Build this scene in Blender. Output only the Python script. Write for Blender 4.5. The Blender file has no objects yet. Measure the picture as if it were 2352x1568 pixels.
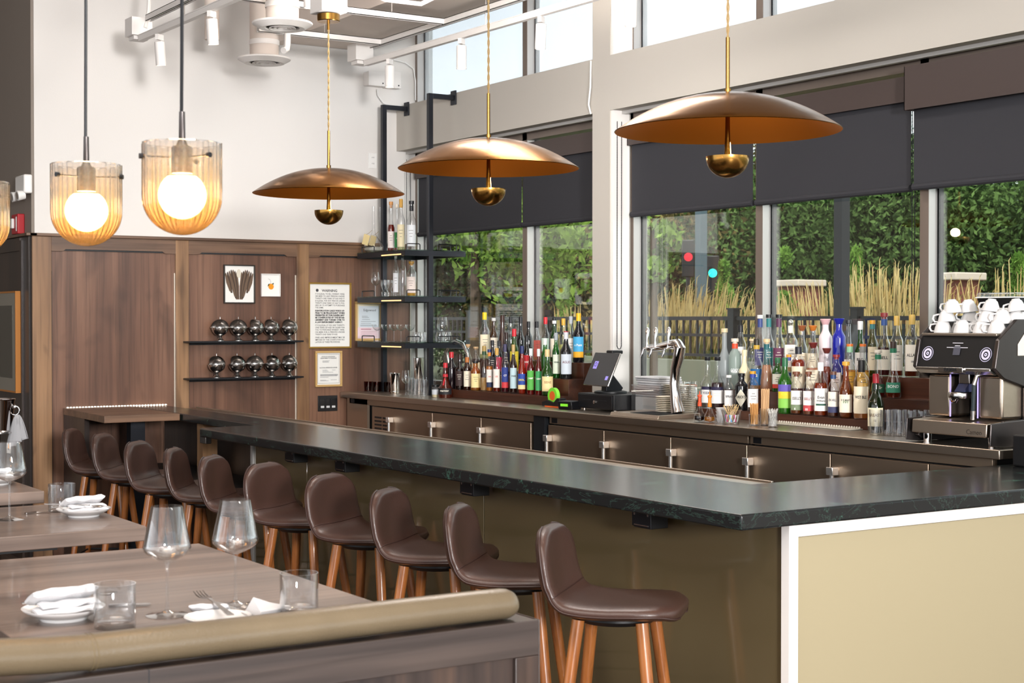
import bpy, math, random
from mathutils import Vector, Matrix
random.seed(7)
R = math.radians
S = bpy.context.scene
C = S.collection
# ------------------------------------------------------------------ camera model (2352 x 1568)
F, CX, CY, H = 3520.0, 1176.0, 784.0, 1.69
YAW, PIT = R(32.8), math.atan(51 / 3520)
FW = Vector((math.sin(YAW) * math.cos(PIT), math.cos(YAW) * math.cos(PIT), -math.sin(PIT)))
RT = Vector((math.cos(YAW), -math.sin(YAW), 0))
UP = RT.cross(FW)


def at(x, y, X=None, Y=None, Z=None):
    """point of the room's plane X=, Y= or Z= that is seen in direction (x, y) of the photograph"""
    d = FW + RT * ((x - CX) / F) + UP * (-(y - CY) / F)
    s = X / d.x if X is not None else (Y / d.y if Y is not None else (Z - H) / d.z)
    return Vector((d.x * s, d.y * s, H + d.z * s))


def depth(p):
    return (Vector(p) - Vector((0, 0, H))).dot(FW)


# ------------------------------------------------------------------ materials
def lin(h):
    if not isinstance(h, str):
        return tuple(h)[:3]
    c = [int(h[i:i + 2], 16) / 255 for i in (0, 2, 4)]
    return tuple(v / 12.92 if v <= .04045 else ((v + .055) / 1.055) ** 2.4 for v in c)


def new(name):
    m = bpy.data.materials.new(name)
    m.use_nodes = True
    nt = m.node_tree
    nt.nodes.clear()
    return m, nt.nodes, nt.links


def pr(name, col, rough=.5, metal=0., spec=.5, emit=0, trans=0., ior=1.45, bump=None, coat=0., var=None, aniso=0., ecol=None, sheen=0.):
    m, N, L = new(name)
    o = N.new('ShaderNodeOutputMaterial')
    b = N.new('ShaderNodeBsdfPrincipled')
    L.new(b.outputs[0], o.inputs[0])
    c = lin(col)
    b.inputs['Base Color'].default_value = (*c, 1)
    b.inputs['Roughness'].default_value = rough
    b.inputs['Metallic'].default_value = metal
    b.inputs['Specular IOR Level'].default_value = spec
    b.inputs['Transmission Weight'].default_value = trans
    b.inputs['IOR'].default_value = ior
    b.inputs['Coat Weight'].default_value = coat
    b.inputs['Anisotropic'].default_value = aniso
    b.inputs['Sheen Weight'].default_value = sheen
    if emit:
        b.inputs['Emission Color'].default_value = (*lin(ecol or col), 1)
        b.inputs['Emission Strength'].default_value = emit
    if var or bump:
        t = N.new('ShaderNodeTexCoord')
        mp = N.new('ShaderNodeMapping')
        L.new(t.outputs['Object'], mp.inputs[0])
    if var:  # (second colour, scale xyz, contrast)
        mp.inputs['Scale'].default_value = var[1]
        n = N.new('ShaderNodeTexNoise')
        n.inputs['Scale'].default_value = 1
        n.inputs['Detail'].default_value = 6
        L.new(mp.outputs[0], n.inputs['Vector'])
        r = N.new('ShaderNodeValToRGB')
        r.color_ramp.elements[0].position = .5 - .5 / var[2]
        r.color_ramp.elements[1].position = .5 + .5 / var[2]
        r.color_ramp.elements[0].color = (*c, 1)
        r.color_ramp.elements[1].color = (*lin(var[0]), 1)
        L.new(n.outputs[0], r.inputs[0])
        L.new(r.outputs[0], b.inputs['Base Color'])
    if bump:  # (scale, strength)
        n2 = N.new('ShaderNodeTexNoise')
        n2.inputs['Scale'].default_value = bump[0]
        n2.inputs['Detail'].default_value = 3
        L.new(t.outputs['Object'], n2.inputs['Vector'])
        bp = N.new('ShaderNodeBump')
        bp.inputs['Strength'].default_value = bump[1]
        bp.inputs['Distance'].default_value = .01
        L.new(n2.outputs[0], bp.inputs['Height'])
        L.new(bp.outputs[0], b.inputs['Normal'])
    return m


def wood(name, ca, cb, cc, axis='Z', rough=.42, fine=55, plank=0, knots=0., coat=0.):
    """wood: long fibres along the axis, broad tone bands, some knots"""
    m, N, L = new(name)
    o = N.new('ShaderNodeOutputMaterial')
    b = N.new('ShaderNodeBsdfPrincipled')
    L.new(b.outputs[0], o.inputs[0])
    b.inputs['Roughness'].default_value = rough
    b.inputs['Coat Weight'].default_value = coat
    t = N.new('ShaderNodeTexCoord')

    def noise(sc, stretch, det, dist=0.):
        mp = N.new('ShaderNodeMapping')
        s = [sc, sc, sc]
        s['XYZ'.index(axis)] = sc * stretch
        mp.inputs['Scale'].default_value = s
        L.new(t.outputs['Object'], mp.inputs[0])
        n = N.new('ShaderNodeTexNoise')
        n.inputs['Scale'].default_value = 1
        n.inputs['Detail'].default_value = det
        n.inputs['Distortion'].default_value = dist
        L.new(mp.outputs[0], n.inputs['Vector'])
        return n

    def ramp(src, cols):
        r = N.new('ShaderNodeValToRGB')
        e = r.color_ramp.elements
        e[0].position, e[0].color = cols[0][0], (*lin(cols[0][1]), 1)
        e[1].position, e[1].color = cols[-1][0], (*lin(cols[-1][1]), 1)
        for p, c in cols[1:-1]:
            k = e.new(p)
            k.color = (*lin(c), 1)
        L.new(src, r.inputs[0])
        return r

    def mix(kind, f, a, c2):
        x = N.new('ShaderNodeMix')
        x.data_type = 'RGBA'
        x.blend_type = kind
        x.inputs[0].default_value = f
        L.new(a, x.inputs[6])
        L.new(c2, x.inputs[7])
        return x.outputs[2]
    broad = noise(plank or 6, .07, 3, .4)
    col = ramp(broad.outputs[0], [(.32, ca), (.5, cb), (.68, cc)]).outputs[0]
    fib = noise(fine, .03, 5, .3)
    g = ramp(fib.outputs[0], [(.3, (.35, .33, .32)), (.5, (.9, .9, .9)), (.7, (1, 1, 1))]).outputs[0]
    col = mix('MULTIPLY', .55, col, g)
    if knots:
        kn = noise(2.6, .5, 2, 1.6)
        k = ramp(kn.outputs[0], [(.28, (.25, .22, .22)), (.4, (.9, .9, .9)), (.6, (1, 1, 1))]).outputs[0]
        col = mix('MULTIPLY', knots, col, k)
    L.new(col, b.inputs['Base Color'])
    bp = N.new('ShaderNodeBump')
    bp.inputs['Strength'].default_value = .12
    bp.inputs['Distance'].default_value = .004
    L.new(fib.outputs[0], bp.inputs['Height'])
    L.new(bp.outputs[0], b.inputs['Normal'])
    return m


def thin(name, tint, gloss=1.0, rough=0.0, diffuse=0., dcol=None, base=.04, pw=4., edge=0., amp=.75):
    """thin clear or tinted glass: a see-through layer with a mirror-like skin"""
    m, N, L = new(name)
    o = N.new('ShaderNodeOutputMaterial')
    tr = N.new('ShaderNodeBsdfTransparent')
    tr.inputs[0].default_value = (*lin(tint), 1)
    a = tr.outputs[0]
    if edge:   # glass seen along its wall is thicker and lets less light through
        le = N.new('ShaderNodeLayerWeight')
        le.inputs[0].default_value = .5
        pe = N.new('ShaderNodeMath')
        pe.operation = 'POWER'
        pe.inputs[1].default_value = 3
        L.new(le.outputs['Facing'], pe.inputs[0])
        me_ = N.new('ShaderNodeMix')
        me_.data_type = 'RGBA'
        L.new(pe.outputs[0], me_.inputs[0])
        me_.inputs[6].default_value = (*lin(tint), 1)
        me_.inputs[7].default_value = (1 - edge, 1 - edge, 1 - edge, 1)
        L.new(me_.outputs[2], tr.inputs[0])
    if diffuse:
        d = N.new('ShaderNodeBsdfDiffuse')
        d.inputs[0].default_value = (*lin(dcol or tint), 1)
        t2 = N.new('ShaderNodeBsdfTranslucent')
        t2.inputs[0].default_value = (*lin(dcol or tint), 1)
        dm = N.new('ShaderNodeMixShader')
        L.new(d.outputs[0], dm.inputs[1])
        L.new(t2.outputs[0], dm.inputs[2])
        mx = N.new('ShaderNodeMixShader')
        mx.inputs[0].default_value = diffuse
        L.new(a, mx.inputs[1])
        L.new(dm.outputs[0], mx.inputs[2])
        a = mx.outputs[0]
    gl = N.new('ShaderNodeBsdfGlossy')
    gl.inputs[0].default_value = (gloss, gloss, gloss, 1)
    gl.inputs['Roughness'].default_value = rough
    lw = N.new('ShaderNodeLayerWeight')
    lw.inputs[0].default_value = .5
    p = N.new('ShaderNodeMath')
    p.operation = 'POWER'
    p.inputs[1].default_value = pw
    L.new(lw.outputs['Facing'], p.inputs[0])
    mu = N.new('ShaderNodeMath')
    mu.operation = 'MULTIPLY_ADD'
    mu.inputs[1].default_value = amp
    mu.inputs[2].default_value = base
    L.new(p.outputs[0], mu.inputs[0])
    ms = N.new('ShaderNodeMixShader')
    L.new(mu.outputs[0], ms.inputs[0])
    L.new(a, ms.inputs[1])
    L.new(gl.outputs[0], ms.inputs[2])
    L.new(ms.outputs[0], o.inputs[0])
    return m


def stone(name):
    """polished black-green marble with pale green veins"""
    m, N, L = new(name)
    o = N.new('ShaderNodeOutputMaterial')
    b = N.new('ShaderNodeBsdfPrincipled')
    L.new(b.outputs[0], o.inputs[0])
    b.inputs['Roughness'].default_value = .2
    b.inputs['Specular IOR Level'].default_value = .3
    t = N.new('ShaderNodeTexCoord')
    mp = N.new('ShaderNodeMapping')
    mp.inputs['Scale'].default_value = (2.2, .8, 3)
    mp.inputs['Rotation'].default_value = (.3, .2, .5)
    L.new(t.outputs['Object'], mp.inputs[0])
    n = N.new('ShaderNodeTexNoise')
    n.inputs['Scale'].default_value = 3
    n.inputs['Detail'].default_value = 9
    n.inputs['Roughness'].default_value = .65
    n.inputs['Distortion'].default_value = 1.2
    L.new(mp.outputs[0], n.inputs['Vector'])
    s = N.new('ShaderNodeMath')
    s.operation = 'SUBTRACT'
    s.inputs[1].default_value = .5
    L.new(n.outputs[0], s.inputs[0])
    ab = N.new('ShaderNodeMath')
    ab.operation = 'ABSOLUTE'
    L.new(s.outputs[0], ab.inputs[0])
    r = N.new('ShaderNodeValToRGB')
    e = r.color_ramp.elements
    e[0].position, e[0].color = 0, (.03, .055, .045, 1)
    e[1].position, e[1].color = .012, (.011, .012, .0125, 1)
    L.new(ab.outputs[0], r.inputs[0])
    n2 = N.new('ShaderNodeTexNoise')
    n2.inputs['Scale'].default_value = 5.5
    n2.inputs['Detail'].default_value = 12
    n2.inputs['Roughness'].default_value = .8
    L.new(t.outputs['Object'], n2.inputs['Vector'])
    r2 = N.new('ShaderNodeValToRGB')
    e = r2.color_ramp.elements
    e[0].position, e[0].color = .57, (0, 0, 0, 1)
    e[1].position, e[1].color = .69, (.09, .25, .18, 1)
    L.new(n2.outputs[0], r2.inputs[0])
    x = N.new('ShaderNodeMix')
    x.data_type = 'RGBA'
    x.blend_type = 'ADD'
    x.inputs[0].default_value = 1
    L.new(r.outputs[0], x.inputs[6])
    L.new(r2.outputs[0], x.inputs[7])
    L.new(x.outputs[2], b.inputs['Base Color'])
    return m


M = {}
M['plaster'] = pr('white plaster', 'E2DEDA', .85, bump=(90, .05))
M['taupe'] = pr('taupe plaster', '8B8178', .85, bump=(200, .1))
M['greige'] = pr('greige wall paint', 'BDB7AE', .8)
M['ceil'] = pr('painted ceiling', 'DDD0C6', .8)
M['trimwhite'] = pr('white painted metal', 'E9E4E0', .45)
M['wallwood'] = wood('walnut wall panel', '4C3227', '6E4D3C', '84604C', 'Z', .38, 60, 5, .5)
M['wallwood2'] = wood('walnut stile', '6A4A33', '96714F', 'AB8562', 'Z', .4, 50, 6, .85)
M['wallwoodh'] = wood('walnut rail', '5F4636', '7A5C47', '8D6C53', 'X', .4, 50, 6, .5)
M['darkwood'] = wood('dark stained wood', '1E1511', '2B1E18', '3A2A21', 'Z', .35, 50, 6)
M['tablewood'] = wood('stained oak table', '55463F', '706057', '867368', 'X', .33, 42, 9, .35, .2)
M['boothwood'] = wood('smoked oak booth', '231C1C', '382D29', '4B3A31', 'Z', .38, 40, 14)
M['boothwoodh'] = wood('smoked oak rail', '2C2624', '3C3330', '4B403B', 'X', .38, 40, 14)
M['riser'] = wood('dark walnut riser', '3A2118', '4D2C1F', '5E3828', 'Y', .3, 60, 8)
M['legwood'] = wood('walnut stool leg', '7A4520', '96592B', 'AE6E38', 'Z', .3, 70, 12, 0, .3)
M['floor'] = wood('dark plank floor', '4A3B32', '5C4B40', '6B5A4C', 'Y', .45, 30, 5)
M['stone'] = stone('green black marble')
M['steel'] = pr('brushed steel', 'B7A898', .3, 1., aniso=.5, bump=(60, .03))
M['steeld'] = pr('brushed steel door', 'B09C88', .38, 1., aniso=.4)
M['chrome'] = pr('chrome', 'E8E6E6', .07, 1.)
M['satin'] = pr('satin nickel', 'C9C5C2', .2, 1.)
M['handle'] = pr('polished handle metal', 'F2EFEC', .22, .9)
M['brass'] = pr('brushed brass', '85591F', .2, 1., aniso=.6, bump=(35, .03))
M['brassin'] = pr('inner brass', 'C47A28', .5, .8)
M['brassball'] = pr('aged brass', 'A27A3E', .2, 1., aniso=.4)
M['cord'] = pr('twisted cloth cord', '9C8257', .7)
M['leather'] = pr('brown leather', '442F28', .36, bump=(260, .12), spec=.6, coat=.08)
M['leatherd'] = pr('brown leather piping', '3A2621', .4)
M['tan'] = pr('tan leather', '5F5341', .28, bump=(180, .1), var=('6C5F4B', (5, 5, 5), 2.5), spec=.6)
M['black'] = pr('black metal', '15161A', .4, .3)
M['blackm'] = pr('matte black plastic', '0E0E10', .45)
M['blacks'] = pr('black powder coated steel', '2B2D33', .38, .6)
M['gunmetal'] = pr('gunmetal', '55504F', .3, .9)
M['bronze'] = pr('back painted bronze glass', '5C5039', .07, 0., spec=.7, coat=.4)
M['cream'] = pr('cream panel', 'A3977A', .45)
M['shade'] = pr('charcoal blind fabric', '2E2E33', .8, bump=(600, .15))
M['frame'] = pr('shaded bronze window frame', '7D7067', .4, .3)
M['framel'] = pr('pale lit frame', 'BDBAB7', .35, .4)
M['gasket'] = pr('dark gasket', '15181C', .5)
M['glass'] = thin('window glass', (.93, .97, .95), .9, 0, base=.07, pw=3)
M['frost'] = thin('frosted clerestory glass', (.93, .97, 1.), .6, .1, .4, (.93, .97, 1.))
M['clear'] = thin('clear glass', (.975, .98, .985), 1., 0, base=.055, pw=2.3, edge=.45, amp=.9)
M['shelfglass'] = thin('green edged shelf glass', (.6, .75, .68), .8, 0)
M['porc'] = pr('white porcelain', 'D9D7D6', .15, coat=.3)
M['linen'] = pr('white linen', 'CFCED0', .85, bump=(300, .15))
M['greylinen'] = pr('grey napkin cloth', 'A9A9AC', .85)
M['white'] = pr('white plastic', 'EDEBE8', .4)
M['paper'] = pr('paper', 'EEECE8', .8)
M['ink'] = pr('black ink', '17171A', .7)
M['inkg'] = pr('grey ink', '6B6B70', .7)
M['gold'] = pr('gilt frame', 'B08A42', .3, .8, bump=(400, .6))
M['goldw'] = pr('pale gilt frame', 'CDA66A', .4, .3, bump=(400, .4))
M['orangewood'] = pr('orange wood frame', 'B9772F', .4)
M['amberg'] = thin('amber tumbler glass', (.45, .13, .02), .8, 0)
M['globe'] = pr('glowing opal globe', 'FFE9C8', .5, emit=14, ecol='FFE2B4')
M['spotglow'] = pr('spot lamp lens', 'FFF0D8', .5, emit=12, ecol='FFE8C8')
M['led'] = pr('led diode', 'FFFFFF', .5, emit=2.5, ecol='FFF2DC')
M['lamptip'] = pr('lamp disc', 'FFF0D8', .5, emit=3, ecol='FFC070')


def shade_glass():
    m, N, L = new('fluted amber and smoke glass')
    o = N.new('ShaderNodeOutputMaterial')
    t = N.new('ShaderNodeTexCoord')
    s = N.new('ShaderNodeSeparateXYZ')
    L.new(t.outputs['Object'], s.inputs[0])
    r = N.new('ShaderNodeValToRGB')
    e = r.color_ramp.elements
    e[0].position, e[0].color = .02, (.97, .55, .18, 1)
    e[1].position, e[1].color = .20, (.74, .71, .68, 1)
    k = e.new(.11)
    k.color = (.96, .76, .50, 1)
    L.new(s.outputs[2], r.inputs[0])
    tr = N.new('ShaderNodeBsdfTransparent')
    lf = N.new('ShaderNodeLayerWeight')
    lf.inputs[0].default_value = .5
    dk = N.new('ShaderNodeMix')
    dk.data_type = 'RGBA'
    dk.blend_type = 'MULTIPLY'
    L.new(lf.outputs['Facing'], dk.inputs[0])
    L.new(r.outputs[0], dk.inputs[6])
    dk.inputs[7].default_value = (.30, .23, .19, 1)
    L.new(dk.outputs[2], tr.inputs[0])
    gl = N.new('ShaderNodeBsdfGlossy')
    gl.inputs['Roughness'].default_value = .05
    tl = N.new('ShaderNodeBsdfTranslucent')
    L.new(r.outputs[0], tl.inputs[0])
    m0 = N.new('ShaderNodeMixShader')
    m0.inputs[0].default_value = .07
    L.new(tr.outputs[0], m0.inputs[1])
    L.new(tl.outputs[0], m0.inputs[2])
    lw = N.new('ShaderNodeLayerWeight')
    lw.inputs[0].default_value = .35
    m1 = N.new('ShaderNodeMixShader')
    mm = N.new('ShaderNodeMath')
    mm.operation = 'MULTIPLY'
    mm.inputs[1].default_value = .55
    L.new(lw.outputs['Facing'], mm.inputs[0])
    L.new(mm.outputs[0], m1.inputs[0])
    L.new(m0.outputs[0], m1.inputs[1])
    L.new(gl.outputs[0], m1.inputs[2])
    L.new(m1.outputs[0], o.inputs[0])
    return m


M['fluted'] = shade_glass()
_mc = {}


def colm(c, rough=.45, metal=0.):
    k = ('c', c, rough, metal)
    if k not in _mc:
        _mc[k] = pr('tone %s %.2f' % (c, rough), c, rough, metal)
    return _mc[k]


def glassm(c):
    if c == 'clear':
        return M['clear']
    k = ('g', c)
    if k not in _mc:
        if c.startswith('!'):     # opaque glazed bottle
            _mc[k] = pr('glazed bottle ' + c[1:], c[1:], .12, coat=.4)
        elif c.startswith('~'):   # frosted
            _mc[k] = thin('frosted bottle ' + c[1:], c[1:], .6, .3, .55, c[1:])
        else:
            _mc[k] = thin('tinted bottle ' + c, c, .9, 0, .25, c, .06, 2.5)
    return _mc[k]


def liqm(c):
    k = ('l', c)
    if k not in _mc:
        c2 = tuple(min(1, v * 1.7) for v in lin(c))
        _mc[k] = thin('spirit ' + c, c2, .4, .1, .42, c2, .02, 4)
    return _mc[k]


# ------------------------------------------------------------------ mesh building
class G:
    def __init__(s):
        s.v, s.f = [], []

    def add(s, vs, fs):
        n = len(s.v)
        s.v += [tuple(p) for p in vs]
        s.f += [tuple(i + n for i in f) for f in fs]
        return s

    def box(s, x0, x1, y0, y1, z0, z1):
        vs = [(x, y, z) for z in (z0, z1) for y in (y0, y1) for x in (x0, x1)]
        return s.add(vs, [(0, 2, 3, 1), (4, 5, 7, 6), (0, 1, 5, 4), (2, 6, 7, 3), (0, 4, 6, 2), (1, 3, 7, 5)])

    def prism(s, poly, axis, a, b):
        """polygon (two remaining axes in xyz order) extruded along axis from a to b"""
        def P(p, t):
            q = list(p)
            q.insert('xyz'.index(axis), t)
            return q
        n = len(poly)
        vs = [P(p, a) for p in poly] + [P(p, b) for p in poly]
        fs = [tuple(range(n))[::-1], tuple(range(n, 2 * n))] + [(i, (i + 1) % n, n + (i + 1) % n, n + i) for i in range(n)]
        return s.add(vs, fs)

    def lathe(s, prof, n=24, o=(0, 0, 0), sq=0., flute=None, close=False):
        vs = []
        for (r, z) in prof:
            for k in range(n):
                a = 2 * math.pi * k / n
                rr = r
                if sq:
                    c, d = abs(math.cos(a)), abs(math.sin(a))
                    rr = r / ((c ** sq + d ** sq) ** (1 / sq))
                if flute:
                    rr = r * (1 + flute[1] * math.cos(flute[0] * a))
                vs.append((o[0] + rr * math.cos(a), o[1] + rr * math.sin(a), o[2] + z))
        fs = []
        m = len(prof)
        for i in range(m - 1):
            for k in range(n):
                k2 = (k + 1) % n
                fs.append((i * n + k, i * n + k2, (i + 1) * n + k2, (i + 1) * n + k))
        if close:
            fs.append(tuple(range(n))[::-1])
            fs.append(tuple((m - 1) * n + k for k in range(n)))
        return s.add(vs, fs)

    def tube(s, pts, r, n=8, cap=True):
        pts = [Vector(p) for p in pts]
        rs = r if isinstance(r, (list, tuple)) else [r] * len(pts)
        vs, prev = [], None
        for i, p in enumerate(pts):
            t = (pts[min(i + 1, len(pts) - 1)] - pts[max(i - 1, 0)]).normalized()
            if prev is None:
                a = Vector((0, 0, 1)) if abs(t.z) < .9 else Vector((1, 0, 0))
                u = t.cross(a).normalized()
            else:
                u = (prev - t * prev.dot(t)).normalized()
            prev = u
            w = t.cross(u)
            for k in range(n):
                q = 2 * math.pi * k / n
                vs.append(p + (u * math.cos(q) + w * math.sin(q)) * rs[i])
        fs = []
        for i in range(len(pts) - 1):
            for k in range(n):
                k2 = (k + 1) % n
                fs.append((i * n + k, i * n + k2, (i + 1) * n + k2, (i + 1) * n + k))
        if cap:
            fs.append(tuple(range(n))[::-1])
            fs.append(tuple((len(pts) - 1) * n + k for k in range(n)))
        return s.add(vs, fs)

    def move(s, d):
        s.v = [(p[0] + d[0], p[1] + d[1], p[2] + d[2]) for p in s.v]
        return s

    def xf(s, m):
        s.v = [tuple(m @ Vector(p)) for p in s.v]
        return s

    def build(s, name, mat, parent=None, bev=0., smooth=True, ang=35, loc=None):
        me = bpy.data.meshes.new(name)
        me.from_pydata(s.v, [], s.f)
        me.materials.append(M[mat] if isinstance(mat, str) else mat)
        if smooth:
            me.polygons.foreach_set('use_smooth', [True] * len(me.polygons))
            me.set_sharp_from_angle(angle=R(ang))
        me.update()
        o = bpy.data.objects.new(name, me)
        C.objects.link(o)
        if parent:
            o.parent = parent
        if loc is not None:
            o.location = loc
        if bev:
            b = o.modifiers.new('bevel', 'BEVEL')
            b.width = bev
            b.segments = 3
            b.limit_method = 'ANGLE'
        return o


def tag(o, label, cat, group=None):
    o['label'] = label
    o['category'] = cat
    if group:
        o['group'] = group
    return o


def thing(name, label, cat, loc=(0, 0, 0), rz=0, group=None):
    o = bpy.data.objects.new(name, None)
    o.empty_display_size = .05
    C.objects.link(o)
    o.location = loc
    o.rotation_euler = (0, 0, rz)
    return tag(o, label, cat, group)


def struct(o):
    o['kind'] = 'structure'
    return o


def box(name, mat, x0, x1, y0, y1, z0, z1, parent=None, bev=0.):
    return G().box(min(x0, x1), max(x0, x1), min(y0, y1), max(y0, y1), min(z0, z1), max(z0, z1)).build(name, mat, parent, bev)


def kids(o):
    return [c for c in o.children]


def dup(o, loc=None, rz=None, label=None, group=None, parent=None):
    c = o.copy()
    C.objects.link(c)
    if parent:
        c.parent = parent
    if loc is not None:
        c.location = loc
    if rz is not None:
        c.rotation_euler = (0, 0, rz)
    if label:
        c['label'] = label
    if group:
        c['group'] = group
    for ch in list(o.children):
        dup(ch, parent=c)
    return c


_fc = {}


def text_mesh(txt, size, align='CENTER', bold=0.):
    k = (txt, round(size, 5), align, bold)
    cu = bpy.data.curves.new('lettering', 'FONT')
    cu.body = txt
    cu.size = size
    cu.align_x = align
    cu.align_y = 'CENTER'
    cu.resolution_u = 2
    cu.offset = bold
    o = bpy.data.objects.new('lettering', cu)
    C.objects.link(o)
    dg = bpy.context.evaluated_depsgraph_get()
    me = bpy.data.meshes.new_from_object(o.evaluated_get(dg))
    bpy.data.objects.remove(o)
    bpy.data.curves.remove(cu)
    return me


def flat_text(name, txt, size, mat, origin, xdir, ydir, parent=None, align='CENTER', bold=0., width=None):
    """printed lettering on a flat face"""
    me = text_mesh(txt, size, align, bold)
    X, Y = Vector(xdir).normalized(), Vector(ydir).normalized()
    o0 = Vector(origin)
    xs = [v.co.x for v in me.vertices] or [0]
    w = max(xs) - min(xs)
    k = (width / w) if (width and w > 0) else 1
    for v in me.vertices:
        v.co = o0 + X * (v.co.x * k) + Y * v.co.y
    me.materials.clear()
    me.materials.append(M[mat] if isinstance(mat, str) else mat)
    o = bpy.data.objects.new(name, me)
    C.objects.link(o)
    if parent:
        o.parent = parent
    return o


# ================================================================== THE SETTING
XW, YB, ZC = 5.82, 10.68, 4.45
CT = 1.13       # back counter top
BT = 1.07       # bar top
struct(box('floor', 'floor', -6, 6.2, -6, 14, -.05, 0))
struct(box('ceiling', 'ceil', -6, 6.3, -3, 14, ZC, ZC + .2))
# back wall: plaster above, wainscot below
g = G().box(2.975, 6.15, YB + .04, YB + .3, 0, ZC)
struct(g.build('wall_back', 'plaster'))
struct(box('wall_side', 'taupe', 2.955, 2.975, YB + .045, 14, 0, ZC))
CAPZ = 2.285
struct(box('wall_wainscot', 'wallwood', 2.98, 5.93, YB + .012, YB + .04, 0, CAPZ - .02))
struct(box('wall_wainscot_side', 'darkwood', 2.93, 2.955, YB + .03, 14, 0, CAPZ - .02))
n = 1
g = G().box(2.925, 5.93, YB - .03, YB + .04, CAPZ - .02, CAPZ)
g.box(2.90, 2.975, YB - .03, 14, CAPZ - .02, CAPZ)
struct(g.build('trim_1', 'wallwoodh', bev=.003))
for i, (a, b) in enumerate([(2.945, 3.078), (3.976, 4.075), (4.934, 5.036)]):
    struct(box('trim_%d' % (i + 2), 'wallwood2', a, b, YB - .008, YB + .012, 0, CAPZ - .02, bev=.003))
for i, (a, b) in enumerate([(3.078, 3.976), (4.075, 4.934), (5.036, 5.93)]):
    w = b - a
    zb = 2.165
    poly = [(a, CAPZ - .02), (b, CAPZ - .02), (b, zb), (b - .08, zb), (b - .1, zb + .014), (a + .1, zb + .014), (a + .08, zb), (a, zb)]
    struct(G().prism([(p[0], p[1]) for p in poly][::-1], 'y', YB - .006, YB + .012).build('trim_%d' % (i + 6), 'wallwoodh'))
    struct(box('trim_%d' % (i + 12), 'gasket', a + .0005, a + .006, YB + .005, YB + .0125, 0, zb - .14))
    struct(box('trim_%d' % (i + 16), colm('CFC4B6'), b - .009, b - .001, YB + .004, YB + .0125, 0, zb - .14))
    struct(box('trim_%d' % (i + 20), 'gasket', a + .09, b - .09, YB + .002, YB + .0125, zb + .003, zb + .0145))
# panelled frame on the dark side face
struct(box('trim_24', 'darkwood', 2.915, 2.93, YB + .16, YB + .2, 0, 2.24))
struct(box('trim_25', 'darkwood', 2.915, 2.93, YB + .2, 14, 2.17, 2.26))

# ---- window wall
GX = 6.05        # glass plane
ZS, ZB = 3.37, 3.02     # clerestory sill, beam underside
wall = G()
wall.box(XW, 6.12, -2.6, 7.88, ZB, ZS)
wall.box(XW, 6.12, 8.07, YB + .04, ZB, ZS)
wall.box(XW, 6.12, -2.6, 7.88, 4.30, ZC)
wall.box(XW, 6.12, 8.07, YB + .04, 4.30, ZC)
wall.box(XW, 6.12, 7.88, 8.07, 0, ZC)
wall.box(5.99, 6.12, -2.6, 3.0, 0, .9)
wall.box(5.99, 6.12, 3.0, 7.88, 0, CT + .02)
wall.box(5.99, 6.12, 8.07, YB + .04, 0, CT + .02)
wall.box(XW, 6.12, -6, -2.6, 0, ZC)
struct(wall.build('wall_window', 'greige'))
struct(box('trim_29', 'trimwhite', 5.83, 5.985, 7.86, 7.8801, ZS, 4.3))
struct(box('wall_left_blocker', 'taupe', -3.7, -3.5, 8.5, 14, 0, ZC))  # unseen, added so the dark side panel mirrors no open sky
struct(box('wall_far_blocker', 'taupe', -3.5, 2.955, 14, 14.1, 0, ZC))  # unseen end wall, added to close the gap to sky light
struct(box('trim_30', 'trimwhite', 5.83, 5.96, 7.86, 7.8801, 1.13, 3.02))
bays = [(8.07, YB + .03), (-2.6, 7.88)]
mull1, mull2 = [9.12], [6.66, 5.42, 3.9, 1.9, -.4]
wn = 0


def window(y0, y1, z0, z1, first, tall):
    global wn
    wn += 1
    root = bpy.data.objects.new('window_%d' % wn, None)
    C.objects.link(root)
    struct(root)
    fx0, fx1 = 5.985, 6.085
    fr = G()
    if tall:
        fr.box(fx0, fx1, y0, y1, z0, z0 + .06)
    fr.box(fx0, fx1, y0, y1, z1 - .06, z1)
    fr.build('window_rail', 'frame', root)
    for yy in (y0, y1):
        s = .028
        a, b = (yy, yy + s) if yy == y0 else (yy - s, yy)
        box('window_jamb', 'frame', fx0, fx0 + .004, a, b, z0, z1, root)  # brown front skin, its shade put into the colour
        box('window_jamb', 'framel', fx0 + .004, fx1, a, b, z0, z1, root)  # same jamb in a paler tone, side lighting put into the colour
        # dark gasket where the pane meets the frame
        a, b = (b, b + .012) if yy == y0 else (a - .012, a)
        box('window_gasket', 'gasket', fx1 - .035, fx1, a, b, z0, z1, root)
    box('window_pane', 'glass' if tall else 'frost', GX, GX + .006, y0 + .03, y1 - .03, z0 + (.05 if tall else 0), z1 - .05, root)


def runs(a, b, ms):
    e = [a] + sorted(ms) + [b]
    return list(zip(e[:-1], e[1:]))


for (a, b) in runs(8.07, YB + .03, mull1) + runs(-2.6, 7.88, mull2):
    window(a, b, 1.15, ZB, True, True)
for (a, b) in runs(8.07, YB + .03, mull1) + runs(-2.6, 7.88, mull2):
    window(a, b, ZS, 4.30, True, False)
struct(box('trim_31', 'framel', 5.90, 5.93, 8.07, YB + .03, 3.0, 3.02))
struct(box('trim_32', 'framel', 5.90, 5.93, 3.2, 7.88, 3.0, 3.02))

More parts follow.
